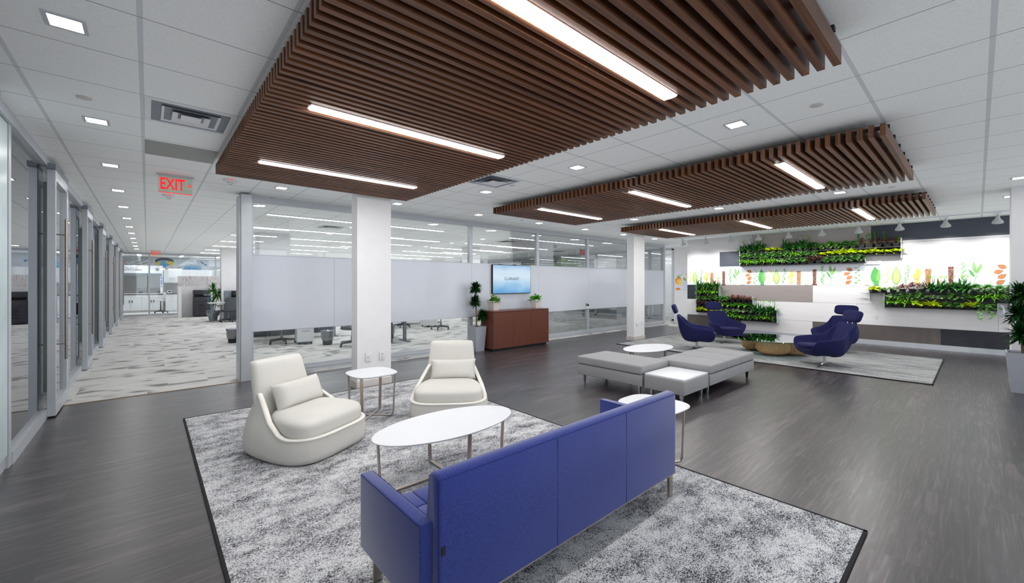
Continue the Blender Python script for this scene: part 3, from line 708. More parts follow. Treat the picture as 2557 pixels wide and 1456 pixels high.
# track spots washing the plant wall
tr = thing('lighting_track', 'white lighting track on the ceiling along the plant wall', 'lighting track', (12.9, 0, H))
part('rail', MB().box(-.018, .018, -1.4, 6.6, -.03, 0), M['laminate'], tr, smooth=False)
def make_spot():
    t = thing('track_spotlight', 'x', 'spotlight', (0, 0, 0), 0, 'bell shaped track spotlights')
    part('adapter', MB().box(-.02, .02, -.05, .05, -.055, -.03, .003), M['laminate'], t)
    part('stem', MB().tube([(0, 0, -.05), (0, 0, -.10)], .012), M['shell'], t)
    s_ = part('bell_shade', MB().lathe([(.001, .0), (.028, -.003), (.034, -.05), (.042, -.075), (.075, -.12), (.085, -.155), (.08, -.156), (.07, -.12), (.03, -.085), (.001, -.08)], n=24, cap=False), M['shell'], t)
    s_.location = (0, 0, -.09); s_.rotation_euler = (0, R(-24), 0)
    return t
sp = make_spot()
for k in range(10):
    y = 6.29 - .729 * k; lab = 'bell shaped grey track spotlight, %s from the left along the plant wall' % ORD[k]
    if k == 0: sp.location = (12.9, y, H); sp['label'] = lab
    else: dup(sp, (12.9, y, H), 0, lab)
    l = bpy.data.lights.new('spot_beam', 'SPOT'); l.energy = 60; l.spot_size = R(96); l.spot_blend = .8; l.shadow_soft_size = .035; l.color = (1, .99, .97)
    lo = bpy.data.objects.new('spot_beam', l); COL.objects.link(lo); lo.location = (12.98, y, H - .25)
    lo.rotation_euler = (Vector((13.9, y, 1.55)) - lo.location).to_track_quat('-Z', 'Y').to_euler()
# ------------------------------------------------------------------ rugs
def rug(name, x0, x1, y0, y1, m, lab):
    t = thing(name, lab, 'rug', ((x0 + x1) / 2, (y0 + y1) / 2, 0)); a, b = (x1 - x0) / 2, (y1 - y0) / 2
    part('pile', MB().box(-a + .015, a - .015, -b + .015, b - .015, 0.001, .012), M[m], t, smooth=False)
    e = MB()
    for (p, q, r, s) in ((-a, a, -b, -b + .018), (-a, a, b - .018, b), (-a, -a + .018, -b, b), (a - .018, a, -b, b)): e.box(p, q, r, s, 0.001, .0135)
    part('bound_edge', e, M['rug_edge'], t, smooth=False)
rug('area_rug', .31, 3.40, .46, 6.07, 'rug_mottled', 'large mottled black and white rug under the blue sofa and cream chairs')
rug('area_rug', 9.03, 12.26, .45, 6.15, 'rug_pale', 'pale grey streaked rug under the navy swivel chairs')

# ------------------------------------------------------------------ blue sofa (back to the camera)
X0, X1, YB, YF = .827, 2.935, 1.45, 2.125
RZ = .0135
t = thing('sofa', 'long blue fabric sofa seen from behind with flat steel legs', 'sofa', (0, 0, 0))
bf = M['blue_fabric']
# backrest: tapered profile lofted along X
xb0, xb1 = X0 + .06, X1 - .065
def prof(x, d=0): return [(x, YB, .205 + d), (x, YB - .002, .5), (x, YB, .765 - d), (x, YB + .012, .782 - d), (x, YB + .06, .787 - d), (x, YB + .078, .775 - d), (x, YB + .10, .6), (x, YB + .145, .40), (x, YB + .16, .205 + d)]
def shr(x, k): c = (YB + .07, .49); return [(x, c[0] + (y - c[0]) * k, c[1] + (z - c[1]) * (1 - (1 - k) * .25)) for _, y, z in prof(x)]
part('backrest', MB().loft([shr(xb0, .9), shr(xb0 + .006, .97), prof(xb0 + .018), prof(xb0 + .62), prof(xb0 + 1.25), prof(xb1 - .018), shr(xb1 - .006, .97), shr(xb1, .9)]), bf, t, ang=50)
sm = MB()
for x in (xb0 + (xb1 - xb0) * .36, xb0 + (xb1 - xb0) * .68): sm.box(x - .0008, x + .0008, YB - .0026, YB, .21, .765)
sm.tube([(xb0 + .004, YB + .002, .768), (xb1 - .004, YB + .002, .768)], .0016, 6)
sm.tube([(xb0 + .001, YB + .002, .21), (xb0 + .001, YB + .002, .765)], .002, 6)
part('seam', sm, M['seam_blue'], t)
for x0, x1 in ((X0, X0 + .065), (X1 - .068, X1)):
    part('armrest', MB().box(x0, x1, YB + .045, YF, .205, .588, .011, 3), bf, t)
    for x in (x0 + .001, x1 - .001): part('piping', MB().tube([(x, YB + .055, .584), (x, YF - .01, .584)], .0016, 6), M['seam_blue'], t)
s_ = MB(); nx, ny = 9, 3; sx0, sx1, sy0, sy1 = X0 + .068, X1 - .07, YB + .14, YF - .01
for i in range(nx):
    for j in range(ny):
        a0 = sx0 + (sx1 - sx0) * i / nx; a1 = sx0 + (sx1 - sx0) * (i + 1) / nx; b0 = sy0 + (sy1 - sy0) * j / ny; b1 = sy0 + (sy1 - sy0) * (j + 1) / ny
        s_.box(a0, a1, b0, b1, .30, .405, .012, 3)
part('seat_cushion', s_, bf, t)
part('seat_base', MB().box(X0 + .066, X1 - .069, YB + .14, YF - .004, .205, .298, .006), bf, t)
for x in (1.55, 2.2): pass
part('steel_rail', MB().box(X0 + .05, X1 - .03, YB + .02, YB + .07, .178, .203).box(X0 + .03, X1 - .03, YF - .06, YF - .01, .178, .203).box(X0 + .03, X0 + .06, YB + .07, YF - .06, .178, .203).box(X1 - .06, X1 - .03, YB + .07, YF - .06, .178, .203), M['steel'], t, smooth=False)
for x in (X0 + .08, X1 - .065):
    for y in (YB + .045, YF - .035):
        part('leg', MB().box(x - .023, x + .023, y - .009, y + .009, RZ, .18, .001), M['steel'], t, smooth=False)
part('fabric_tag', MB().box(xb0 + .012, xb0 + .028, YB - .006, YB - .002, .46, .495), M['black'], t, 'small black tag on the sofa back edge', smooth=False)

# ------------------------------------------------------------------ cream lounge chairs
def cream_chair(lab, loc, rz):
    t = thing('lounge_chair', lab, 'armchair', loc, rz, 'cream leather lounge chairs')
    L = M['leather']; N = 56
    def ss(a, b, x):
        k = min(1, max(0, (x - a) / (b - a))); return k * k * (3 - 2 * k)
    def ring(k, inset=0, zabs=None):
        pts = []
        for i in range(N):
            th = 2 * math.pi * i / N; c, s = math.cos(th), math.sin(th); n = 3.8
            x = abs(c) ** (2 / n) * (1 if c > 0 else -1); y = abs(s) ** (2 / n) * (1 if s > 0 else -1)
            y0 = y * .445
            rim = .222 + .33 * ss(-.26, .42, y0)
            z = rim * k if zabs is None else zabs
            zz = z
            wx = .43 - .035 * (1 - min(1, zz / .07)) ** 2 - .125 * ss(.12, .56, zz)
            wy = 1 - .04 * (1 - min(1, zz / .07)) ** 2; wx *= 1 - .11 * ss(-.05, .44, y0)
            bk = -.06 * ss(.2, .56, zz) if y > 0 else 0
            pts.append((x * (wx - inset), y0 * wy * (1 - inset / .44) + bk * (y if y > 0 else 0), z + (RZ if k == 0 and zabs is None else 0) * 0))
        return pts
    rings = [[(x * .96, y * .96, RZ) for x, y, z in ring(.0)]] + [ring(k) for k in (.12, .3, .5, .7, .88, 1.0)]
    inner = [ring(1.0, .028), ring(.9, .034), [(x, y, max(.14, z - .15)) for x, y, z in ring(.9, .04)]]
    part('base_shell', MB().loft(rings + inner, True, True), L, t, ang=70)
    rim = [Vector(p) for p in ring(1.0, .012)]; rr_ = []
    for i in range(N):
        tg = (rim[(i + 1) % N] - rim[i - 1]).normalized(); a_ = tg.cross(Vector((0, 0, 1))).normalized(); b_ = tg.cross(a_)
        rr_.append([rim[i] + a_ * math.cos(2 * math.pi * j / 8) * .024 + b_ * math.sin(2 * math.pi * j / 8) * .012 for j in range(8)])
    part('piping', MB().loft(rr_ + [rr_[0]], False, False), M['leather_edge'], t, ang=80)
    part('front_seam', MB().tube([(-.35, -.432, .05), (-.356, -.436, .12), (-.352, -.43, .21)], .0012, 6), M['leather_edge'], t)
    # seat cushion: soft box with square front corners
    part('seat_cushion', MB().puff((0, -.115, .283), (.372, .292, .108), 4.0, 14, yz=.05, taper=.30), L, t, ang=80)
    part('backrest', MB().loft([[(x * w, y0_ + y, z) for x, y in ((-1, -.02), (-.94, -.055), (-.5, -.066), (0, -.07), (.5, -.066), (.94, -.055), (1, -.02), (1, .02), (.94, .05), (0, .062), (-.94, .05), (-1, .02))] for w, y0_, z in
        ((.29, .22, .2), (.30, .235, .32), (.288, .265, .45), (.276, .30, .58), (.264, .335, .70), (.258, .352, .77))] + [[(x * .252, .36 + y * .8, .795) for x, y in ((-1, -.02), (-.94, -.055), (-.5, -.066), (0, -.07), (.5, -.066), (.94, -.055), (1, -.02), (1, .02), (.94, .05), (0, .062), (-.94, .05), (-1, .02))],
        [(x * .228, .362 + y * .45, .808) for x, y in ((-1, -.02), (-.94, -.055), (-.5, -.066), (0, -.07), (.5, -.066), (.94, -.055), (1, -.02), (1, .02), (.94, .05), (0, .062), (-.94, .05), (-1, .02))]]), L, t, ang=70, subsurf=1)
    part('lumbar_pillow', MB().puff((0.03, .115, .485), (.262, .125, .078), 3, 12, pinch=.06, rot=Euler((R(68), R(0), R(2)))), L, t, ang=80)
    return t
cream_chair('cream leather lounge chair nearest the glass corridor, angled beside the side table', (1.145, 4.31, .0), R(28)).scale = (1.07, 1.06, 1.04)
cream_chair('cream leather lounge chair facing the camera behind the oval coffee table', (2.77, 4.27, .0), R(-37)).scale = (1.07, 1.05, 1.02)

# ------------------------------------------------------------------ white tables
def superell(a, b, n, N=64): 
    o = []
    for i in range(N):
        th = 2 * math.pi * i / N; c, s = math.cos(th), math.sin(th)
        o.append((abs(c) ** (2 / n) * a * (1 if c > 0 else -1), abs(s) ** (2 / n) * b * (1 if s > 0 else -1)))
    return o
def white_table(name, lab, loc, a, b, h, n, feet, rz=0, z0=0.0):
    t = thing(name, lab, 'table', loc, rz)
    o = superell(a, b, n)
    sc = lambda k, z: [(x * k, y * k, z) for x, y in o]
    part('tabletop', MB().loft([sc(.955, h - .016), sc(.995, h - .008), sc(1, h - .003), sc(.997, h)]), M['laminate'], t, ang=40)
    for (fx, fy) in feet:
        d = Vector((fx, fy, 0)); side = Vector((-fy, fx, 0)).normalized(); e = d.normalized()
        p = [Vector((fx, fy, h - .016)) + e * .012, Vector((fx, fy, .05)) - e * .012, Vector((fx, fy, .0)) - e * .045]
        p = [Vector((fx, fy, h - .016)) + e * .02, Vector((fx, fy, z0 + .045)), Vector((fx, fy, z0 + .016)) - e * .012, Vector((fx, fy, z0 + .006)) - e * .04, Vector((0, 0, z0 + .006))]
        w = side * .016; rings = []
        for i, q in enumerate(p):
            tan = (p[min(i + 1, len(p) - 1)] - p[max(i - 1, 0)]).normalized(); nn = tan.cross(side).normalized() * .0045
            rings.append([q + w + nn, q - w + nn, q - w - nn, q + w - nn])
        part('leg', MB().loft(rings), M['steel'], t, smooth=False)
    return t
white_table('coffee_table', 'white oval coffee table with steel legs between the sofa and cream chairs', (1.86, 2.90, 0), .635, .322, .42, 2.0, [(.58, 0), (-.58, 0), (0, .29), (0, -.29)], 0, RZ)
white_table('side_table', 'white rounded square side table between the two cream chairs', (1.985, 4.745, 0), .262, .268, .522, 3.2, [(.185, .185), (.185, -.185), (-.185, .185), (-.185, -.185)], 0, RZ)
white_table('side_table', 'white rounded square side table behind the right end of the blue sofa', (3.325, 1.885, 0), .245, .275, .52, 3.2, [(.16, .19), (.16, -.18), (-.17, .19), (-.17, -.18)], 0, RZ * .0 + .0135)
white_table('coffee_table', 'white oval table behind the grey benches', (6.70, 3.89, 0), .615, .335, .42, 2.0, [(.56, 0), (-.56, 0), (0, .3), (0, -.3)])

# ------------------------------------------------------------------ grey benches
def leg_taper(x, y, h, w0=.042, w1=.024):
    return MB().loft([[(x + sx * w1 / 2, y + sy * w1 / 2, 0) for sx, sy in ((-1, -1), (1, -1), (1, 1), (-1, 1))], [(x + sx * w0 / 2, y + sy * w0 / 2, h) for sx, sy in ((-1, -1), (1, -1), (1, 1), (-1, 1))]])
def bench(lab, x0, x1, y0, y1, seams):
    t = thing('bench', lab, 'bench', ((x0 + x1) / 2, (y0 + y1) / 2, 0)); a, b = (x1 - x0) / 2, (y1 - y0) / 2
    g = M['grey_fabric']
    part('seat_cushion', MB().box(-a, a, -b, b, .296, .42, .024, 4), g, t)
    part('base', MB().box(-a, a, -b, b, .135, .294, .010, 3), g, t)
    s = MB()
    for k in range(1, seams):
        x = -a + 2 * a * k / seams
        s.box(x - .0015, x + .0015, -b + .02, b - .02, .4195, .4208).box(x - .0015, x + .0015, -b - .0008, -b + .001, .145, .41)
    s.tube([(-a + .02, -b + .001, .295), (a - .02, -b + .001, .295)], .003, 6).tube([(-a + .001, -b + .02, .295), (-a + .001, b - .02, .295)], .003, 6)
    part('seam', s, M['seam_grey'], t)
    for x in (-a + .08, a - .08):
        for y in (-b + .08, b - .08): part('leg', leg_taper(x, y, .136), M['chrome'] if x < 0 else M['black'], t, smooth=False)
bench('grey upholstered bench on the left, end towards the camera', 5.12, 5.87, 3.08, 4.22, 1)
bench('longer grey upholstered three seat bench on the right', 5.80 + .08, 7.57, 2.47, 3.27, 3)
t = thing('side_table', 'low grey upholstered cube table with a white top joining the two benches', 'table', (5.49, 2.765, 0))
part('base', MB().box(-.355, .355, -.285, .285, .125, .305, .010, 3), M['grey_fabric'], t)
part('tabletop', MB().box(-.35, .35, -.28, .28, .306, .332, .003), M['laminate'], t)
for x in (-.28, .28):
    for y in (-.21, .21): part('leg', leg_taper(x, y, .126), M['chrome'], t, smooth=False)

# ------------------------------------------------------------------ navy swivel chairs
def cr(P, n=8):
    out = []; N = len(P)
    for i in range(N):
        p0, p1, p2, p3 = [Vector(P[(i + k - 1) % N]) for k in range(4)]
        for j in range(n):
            u = j / n; out.append(.5 * ((2 * p1) + (p2 - p0) * u + (2 * p0 - 5 * p1 + 4 * p2 - p3) * u * u + (3 * p1 - p0 - 3 * p2 + p3) * u ** 3))
    return out
def make_swivel():
    t = thing('swivel_chair', 'x', 'armchair', (0, 0, 0), 0, 'navy swivel lounge chairs with headrests')
    half = [(.14, -.405, .335), (.27, -.40, .345), (.335, -.385, .42), (.385, -.33, .50), (.415, -.14, .525), (.40, .04, .545), (.345, .17, .585), (.285, .255, .66), (.262, .36, .75), (.235, .415, .795), (.10, .43, .805)]
    P = half + [(-x, y, z) for x, y, z in half[::-1]]
    rim = cr(P, 4); N = len(rim); f = M['navy_fabric']
    # matching low ring
    def low(r, k):
        x, y, z = r; L = math.hypot(x, y) or 1; return Vector((x / L * .20, y / L * .20 + .05, .185 if y > -.1 else .20))
    rings = []
    for k, bul in ((0, 0), (.12, .055), (.3, .085), (.5, .08), (.7, .055), (.88, .025), (1, 0)):
        rg = []
        for r in rim:
            l = low(r, 0); p = l.lerp(Vector(r), k); o = Vector((r.x, r.y + .0, 0)); o.normalize()
            sag = -.045 * math.sin(math.pi * k) * (1 if r.y < 0 else .75)
            if r.y > .12: o2 = bul * .55; 
            else: o2 = bul
            p = p + o * o2 + Vector((0, 0, sag)); rg.append(p)
        rings.append(rg)
    inner = []
    for k, dz, ins in ((1, .012, .02), (1, .0, .043), (.75, -.02, .05), (.52, -.0, .05)):
        rg = []
        for r in rim:
            fl = Vector((r.x * .78, min(r.y * .75, .19), .325)); p = fl.lerp(Vector(r), k)
            o = Vector((r.x, r.y, 0)).normalized(); p = p - o * ins * (1 if k == 1 else .9) + Vector((0, 0, dz)); rg.append(p)
        inner.append(rg)
    inner.append([Vector((r.x * .7, min(r.y * .68, .17), .32)) for r in rim])
    part('shell', MB().loft([[v for v in low_ring] for low_ring in rings] + inner, True, True), f, t, ang=75, subsurf=1)
    part('seat_cushion', MB().puff((0, -.13, .368), (.262, .295, .052), 3.2, 8, yz=-.05), f, t, ang=80)
    part('headrest', MB().puff((0, .485, .945), (.228, .045, .112), 4.5, 8, rot=Euler((R(-20), 0, 0))), f, t, ang=80)
    for x in (.065, -.065): part('headrest_rod', MB().tube([(x, .425, .77), (x, .46, .88)], .006), M['chrome'], t)
    part('column', MB().lathe([(.028, .035), (.028, .19), (.06, .2)], n=20), M['chrome'], t)
    for k in range(4):
        a = R(45 + 90 * k); c, s = math.cos(a), math.sin(a); 
        part('foot', MB().loft([[(c * r - s * w, s * r + c * w, z1), (c * r + s * w, s * r - c * w, z1), (c * r + s * w, s * r - c * w, z0), (c * r - s * w, s * r + c * w, z0)] for r, w, z1, z0 in ((.0, .02, .062, .03), (.12, .015, .052, .026), (.36, .011, .026, .016), (.405, .014, .0225, .0145))]), M['chrome'], t, smooth=False)
    return t
sw = make_swivel()
sw.location = (9.77, 4.42, 0); sw.rotation_euler = (0, 0, R(22)); sw['label'] = 'navy swivel chair in side view, left of the group, facing right'
dup(sw, (11.43, 4.44, 0), R(-36), 'navy swivel chair facing the camera in front of the stepped plant rack')
dup(sw, (9.66, 1.93, 0), R(222), 'navy swivel chair nearest the camera, right of the stone table')
dup(sw, (11.72, 2.12, 0), R(259), 'navy swivel chair partly hidden behind the nearer right one')

# stone table
t = thing('coffee_table', 'round smoked glass table resting on three brown stone shaped blocks', 'table', (10.3, 3.06, 0))
part('glass_top', MB().lathe([(.80, .350), (.805, .356), (.80, .362)], n=72), M['tableglass'], t)
for (x, y, a, b, rz_) in ((-.13, -.12, .34, .27, -40), (.33, .42, .30, .25, 10), (.20, -.43, .31, .24, -60)):
    part('stone_block', MB().puff((x, y, .181), (a, b, .168), 2.25, 10, rot=Euler((0, 0, R(rz_)))), M['cork'], t, ang=80)

# walnut credenza with planters and the wall screen
t = thing('credenza', 'dark cherry wood credenza with three doors under the wall screen', 'cabinet', (6.835, 7.56, 0)); a, b = .915, .235
part('carcass', MB().box(-a, a, -b + .02, b, .05, .895, .002), M['cherry'], t, smooth=False)
part('plinth', MB().box(-a + .03, a - .03, -b + .06, b - .01, 0, .05), M['black'], t, smooth=False)
part('countertop', MB().box(-a - .002, a + .002, -b, b, .897, .922, .002), M['cherry'], t, smooth=False)
for i in range(3): part('door', MB().box(-a + 2 * a * i / 3 + .0025, -a + 2 * a * (i + 1) / 3 - .0025, -b, -b + .019, .055, .892, .001), M['cherry'], t, smooth=False)
t = thing('television', 'wall mounted flat screen showing a company name on pale blue', 'television', (7.02, 7.945, 1.667))
part('bezel', MB().box(-.65, .65, -.03, .025, -.365, .365, .004), M['black'], t, smooth=False)
part('screen', MB().box(-.637, .637, -.0325, -.030, -.352, .352), M['tv'], t, smooth=False)
link('lettering', text_mesh('CLARIANT', .074, plain('logo_grey', (58, 72, 90), .5), font_scale_x=.95, space=1.08, bold=.008), t, (-.02, -.0345, .015))
part('mount_bar', MB().box(-.45, -.33, -.02, .0, .365, .373).box(.03, .15, -.02, .0, .365, .378), M['black'], t, smooth=False)
# ------------------------------------------------------------------ foliage builders
def leaf(mb, base, az, el, L, w, droop=.6, n=4, fold=.25, tip=1.0, wid=None):
    """one curved leaf blade; az azimuth, el elevation (radians)"""
    p = Vector(base); d = Vector((math.cos(az) * math.cos(el), math.sin(az) * math.cos(el), math.sin(el)))
    side = Vector((-math.sin(az), math.cos(az), 0)); prev = None; seg = L / n
    for i in range(n + 1):
        t = i / n
        ww = w * (wid(t) if wid else math.sin(math.pi * min(1, max(.04, t * .93 + .07)) ** .85)) / 2
        if i == n: ww = .0008
        up = side.cross(d).normalized()
        a = mb.bm.verts.new(p + side * ww + up * ww * fold); c = mb.bm.verts.new(p); b = mb.bm.verts.new(p - side * ww + up * ww * fold)
        if prev:
            for f in ((prev[0], prev[1], c, a), (prev[1], prev[2], b, c)):
                q = mb.bm.faces.new(f); q.material_index = mb.m; q.smooth = True
        prev = (a, c, b)
        p = p + d * seg
        d = (d + Vector((0, 0, -droop / n))).normalized()
def broad(t): return math.sin(math.pi * min(1, t * .9 + .1) ** .7) * (1 if t < .5 else 1)
def foliage(kind, seed):
    r = random.Random(seed); b = MB(); top = .082
    def rp(q=.045): return (r.uniform(-q, q), r.uniform(-q, q), top)
    if kind == 'lime':
        for i in range(34): leaf(b, rp(.055), r.uniform(0, 6.28), r.uniform(-.3, 1.1), r.uniform(.08, .13), r.uniform(.05, .075), r.uniform(.6, 1.6), 4, .2, wid=broad)
        m = ['lf_lime']
    elif kind == 'pothos':
        for i in range(36): leaf(b, rp(.055), r.uniform(0, 6.28), r.uniform(-.3, 1.1), r.uniform(.07, .11), r.uniform(.04, .055), r.uniform(.6, 1.6), 4, .2, wid=broad)
        m = ['lf_mid']
    elif kind == 'spath':
        for i in range(36): leaf(b, rp(.045), r.uniform(0, 6.28), r.uniform(.4, 1.4), r.uniform(.14, .24), r.uniform(.04, .055), r.uniform(.8, 2.2), 5, .3, wid=broad)
        for i in range(2): leaf(b, rp(.03), r.uniform(0, 6.28), 1.4, r.uniform(.26, .32), .01, .3, 4); 
        b.m = 1
        for i in range(2): leaf(b, (r.uniform(-.06, .06), r.uniform(-.06, .06), top + .22), r.uniform(0, 6.28), 1.2, .06, .03, .2, 3, wid=broad)
        m = ['lf_dark', 'lf_fern']
    elif kind == 'ivy':
        for i in range(130):
            a = r.uniform(0, 6.28); q = r.uniform(.0, .1); z = top + .05 - q * q * 9 + r.uniform(-.02, .035)
            leaf(b, (math.cos(a) * q, math.sin(a) * q, z), r.uniform(0, 6.28), r.uniform(-.4, .9), r.uniform(.032, .044), r.uniform(.036, .05), .6, 2, .1, wid=broad)
        m = ['lf_ivy']
    elif kind == 'trail':
        for i in range(90):
            a = r.uniform(0, 6.28); q = r.uniform(.0, .1); z = top + .03 - q * q * 9 + r.uniform(-.02, .03)
            leaf(b, (math.cos(a) * q, math.sin(a) * q, z), r.uniform(0, 6.28), r.uniform(-.4, .9), r.uniform(.032, .044), r.uniform(.036, .05), .6, 2, .1, wid=broad)
        for i in range(20): leaf(b, (-.075 + r.uniform(-.012, .012), r.uniform(-.03, .03), top - .01 - i * .011), r.uniform(0, 6.28), r.uniform(-.9, .2), .045, .042, .6, 2, .1, wid=broad)
        m = ['lf_ivy']
    elif kind == 'fern':
        for i in range(40): leaf(b, rp(.035), r.uniform(0, 6.28), r.uniform(.3, 1.4), r.uniform(.14, .22), r.uniform(.016, .026), r.uniform(1.2, 2.6), 6, .2)
        m = ['lf_fern']
    elif kind == 'brown':
        for i in range(150):
            a = r.uniform(0, 6.28); q = r.uniform(.0, .085); z = top + .06 - q * q * 7 + r.uniform(-.03, .04)
            leaf(b, (math.cos(a) * q, math.sin(a) * q, z), r.uniform(0, 6.28), r.uniform(-.3, 1), r.uniform(.026, .04), r.uniform(.018, .028), .5, 2, .1, wid=broad)
        m = ['lf_brown']
    elif kind == 'tall':
        for i in range(130):
            a = r.uniform(0, 6.28); q = r.uniform(.0, .085); z = top + .06 - q * q * 7 + r.uniform(-.03, .05)
            leaf(b, (math.cos(a) * q, math.sin(a) * q, z), r.uniform(0, 6.28), r.uniform(-.3, 1), r.uniform(.022, .036), r.uniform(.016, .024), .5, 2, .1, wid=broad)
        b.m = 1
        for k in range(3):
            x, y = r.uniform(-.06, .06), r.uniform(-.06, .06); h = r.uniform(.10, .22)
            b.tube([(x, y, top), (x * 1.3, y * 1.3, top + h)], .003, 5)
            for i in range(11): leaf(b, (x * 1.3, y * 1.3, top + h - r.uniform(0, .05)), r.uniform(0, 6.28), r.uniform(-.2, 1.0), r.uniform(.03, .045), .02, .5, 2, .1, wid=broad)
        m = ['lf_brown', 'lf_mid']
    elif kind == 'varie':
        for i in range(60):
            b.m = r.choice((0, 0, 1)); leaf(b, rp(.05), r.uniform(0, 6.28), r.uniform(-.1, 1.1), r.uniform(.06, .09), r.uniform(.024, .036), r.uniform(.6, 1.4), 3, .2, wid=broad)
        m = ['lf_varie', 'lf_ivy']
    me = b.mesh('foliage', [M[x] for x in m], True, 80)
    return me
KD = {'lime': 'lime yellow broad leaved plant', 'pothos': 'green heart leaved plant', 'spath': 'tall dark green lance leaved plant', 'ivy': 'green ivy', 'trail': 'trailing green ivy', 'fern': 'bright green strap leaved fern',
      'brown': 'reddish brown small leaved plant', 'tall': 'brown purple plant with tall green sprigs', 'varie': 'white and green variegated plant'}
FOL = {k: [foliage(k, 11 + 7 * i + len(k)) for i in range(3)] for k in KD}
potm = MB()
def sq(a, z): return [(-a, -a, z), (a, -a, z), (a, a, z), (-a, a, z)]
potm.loft([sq(.046, 0), sq(.060, .082), sq(.066, .083), sq(.067, .095), sq(.060, .095), sq(.056, .082)], True, True)
POT = potm.mesh('pot', M['pot_black'], False)
rr = random.Random(77)
def potted(kind, y, z, lab, grp, x=13.78):
    t = thing('potted_plant', lab, 'potted plant', (x, y, z), 0, grp)
    link('pot', POT, t); fo = link('foliage', rr.choice(FOL[kind]), t)
    s = rr.uniform(1.2, 1.42); fo.scale = (s, s, s * rr.uniform(.9, 1.1)); fo.location = (-.04, 0, -.02)
def seqx(s):
    out = []
    for tok in s.split():
        k, n = tok.split('*') if '*' in tok else (tok, '1'); out += [k] * int(n)
    return out
def row(s, y0, y1, z, rowname, rack, grp):
    ks = seqx(s); n = len(ks); p = (y0 - y1) / n
    for i, k in enumerate(ks):
        potted(k, y0 - p * (i + .5), z, '%s, %s from left, %s row, %s' % (KD[k], ORD[i], rowname, rack), grp)
def tray(e, y0, y1, z, posts=True):
    part('tray', MB().box(13.69, 13.87, y1, y0, z - .016, z - .003).box(13.70, 13.705, y1, y0, z - .018, z + .004), M['rack'], e, smooth=False)
def rackthing(lab): return thing('plant_rack', lab, 'plant rack')
# upper rack
e = rackthing('black wall rack of three stepped trays high on the feature wall')
tray(e, 4.87, 1.93, 2.105); tray(e, 4.87, 1.24, 2.285); tray(e, 4.87, 1.24, 2.465)
part('back_panel', MB().box(13.865, 13.895, 1.93, 4.87, 2.085, 2.60).box(13.866, 13.896, 1.24, 1.93, 2.265, 2.60), M['rack'], e, smooth=False)
part('side_post', MB().box(13.72, 13.89, 4.87, 4.885, 2.08, 2.64), M['alu'], e, smooth=False); part('side_post', MB().box(13.72, 13.89, 1.225, 1.24, 2.18, 2.68), M['alu'], e, smooth=False)
part('drain_pipe', MB().tube([(13.8, 1.92, 2.2), (13.8, 1.90, 2.12), (13.8, 1.7, 2.11), (13.8, 1.6, 2.12)], .014), M['laminate'], e)
U_ = 'upper rack'; g = 'potted plants on the upper rack'
row('spath*4 lime*3 spath*1 spath*3 ivy*4 ivy*2 tall*5', 4.87, 1.24, 2.465, 'top', U_, g)
row('ivy*7 ivy*1 fern*1 ivy*3 lime*6 lime*4', 4.87, 1.24, 2.285, 'middle', U_, g)
row('fern*2 ivy*1 fern*3 varie*1 ivy*3 brown*2 ivy*5', 4.87, 1.93, 2.105, 'bottom', U_, g)
# lower left stepped rack
e = rackthing('black stepped wall rack low on the feature wall behind the left swivel chairs')
for z in (.62, .80, .98, 1.16, 1.34): tray(e, 6.22, 5.50, z)
for z in (.43, .61, .79, .97): tray(e, 5.50, 4.52, z + .001)
for z in (.43, .61): tray(e, 4.52, 3.88, z + .001)
part('back_panel', MB().box(13.865, 13.895, 5.50, 6.22, .60, 1.48).box(13.866, 13.896, 4.52, 5.50, .41, 1.12).box(13.867, 13.897, 3.88, 4.52, .41, .76), M['rack'], e, smooth=False)
for (y, z0, z1) in ((6.225, .60, 1.5), (5.495, 1.14, 1.5), (4.515, .8, 1.16), (3.875, .40, .80)): part('side_post', MB().box(13.72, 13.89, y - .008, y + .008, z0, z1), M['alu'], e, smooth=False)
L_ = 'lower rack left block'; g = 'potted plants on the lower stepped rack'
row('spath*4', 6.22, 5.5, 1.34, 'top', L_, g); row('fern*4', 6.22, 5.5, 1.16, 'second', L_, g); row('ivy*4', 6.22, 5.5, .98, 'middle', L_, g); row('brown*3 lime', 6.22, 5.5, .80, 'fourth', L_, g); row('lime*4', 6.22, 5.5, .62, 'bottom', L_, g)
L_ = 'lower rack middle block'
row('ivy*2 brown*4', 5.5, 4.52, .971, 'top', L_, g); row('lime pothos*5', 5.5, 4.52, .791, 'second', L_, g); row('varie*6', 5.5, 4.52, .611, 'third', L_, g); row('ivy fern*3 ivy*2', 5.5, 4.52, .431, 'bottom', L_, g)
L_ = 'lower rack right block'
row('spath*4', 4.52, 3.88, .611, 'top', L_, g); row('ivy fern*2 ivy', 4.52, 3.88, .431, 'bottom', L_, g)
# right rack
e = rackthing('black wall rack of three trays on the right of the feature wall')
tray(e, 1.81, -.9, 1.335); tray(e, 1.53, -.9, 1.155); tray(e, 1.53, -.28, .985)
part('back_panel', MB().box(13.885, 13.896, -.9, 1.53, 1.13, 1.16).box(13.885, 13.896, -.9, 1.53, 1.30, 1.33).box(13.885, 13.897, -.28, 1.53, .96, 1.0), M['rack'], e, smooth=False)
for (y, z0, z1) in ((1.822, 1.12, 1.5), (1.54, .94, 1.31), (-.29, .90, 1.16)): part('side_post', MB().box(13.72, 13.89, y - .008, y + .008, z0, z1), M['alu'], e, smooth=False)
part('drain_pipe', MB().tube([(13.8, 1.83, 1.33), (13.8, 1.95, 1.325), (13.8, 2.02, 1.335)], .014), M['laminate'], e)
part('drain_pipe', MB().tube([(13.76, -.33, 1.1), (13.76, -.37, 1.02), (13.76, -.38, .85), (13.76, -.33, .72)], .016), M['laminate'], e)
R_ = 'rack at far right'; g = 'potted plants on the right hand rack'
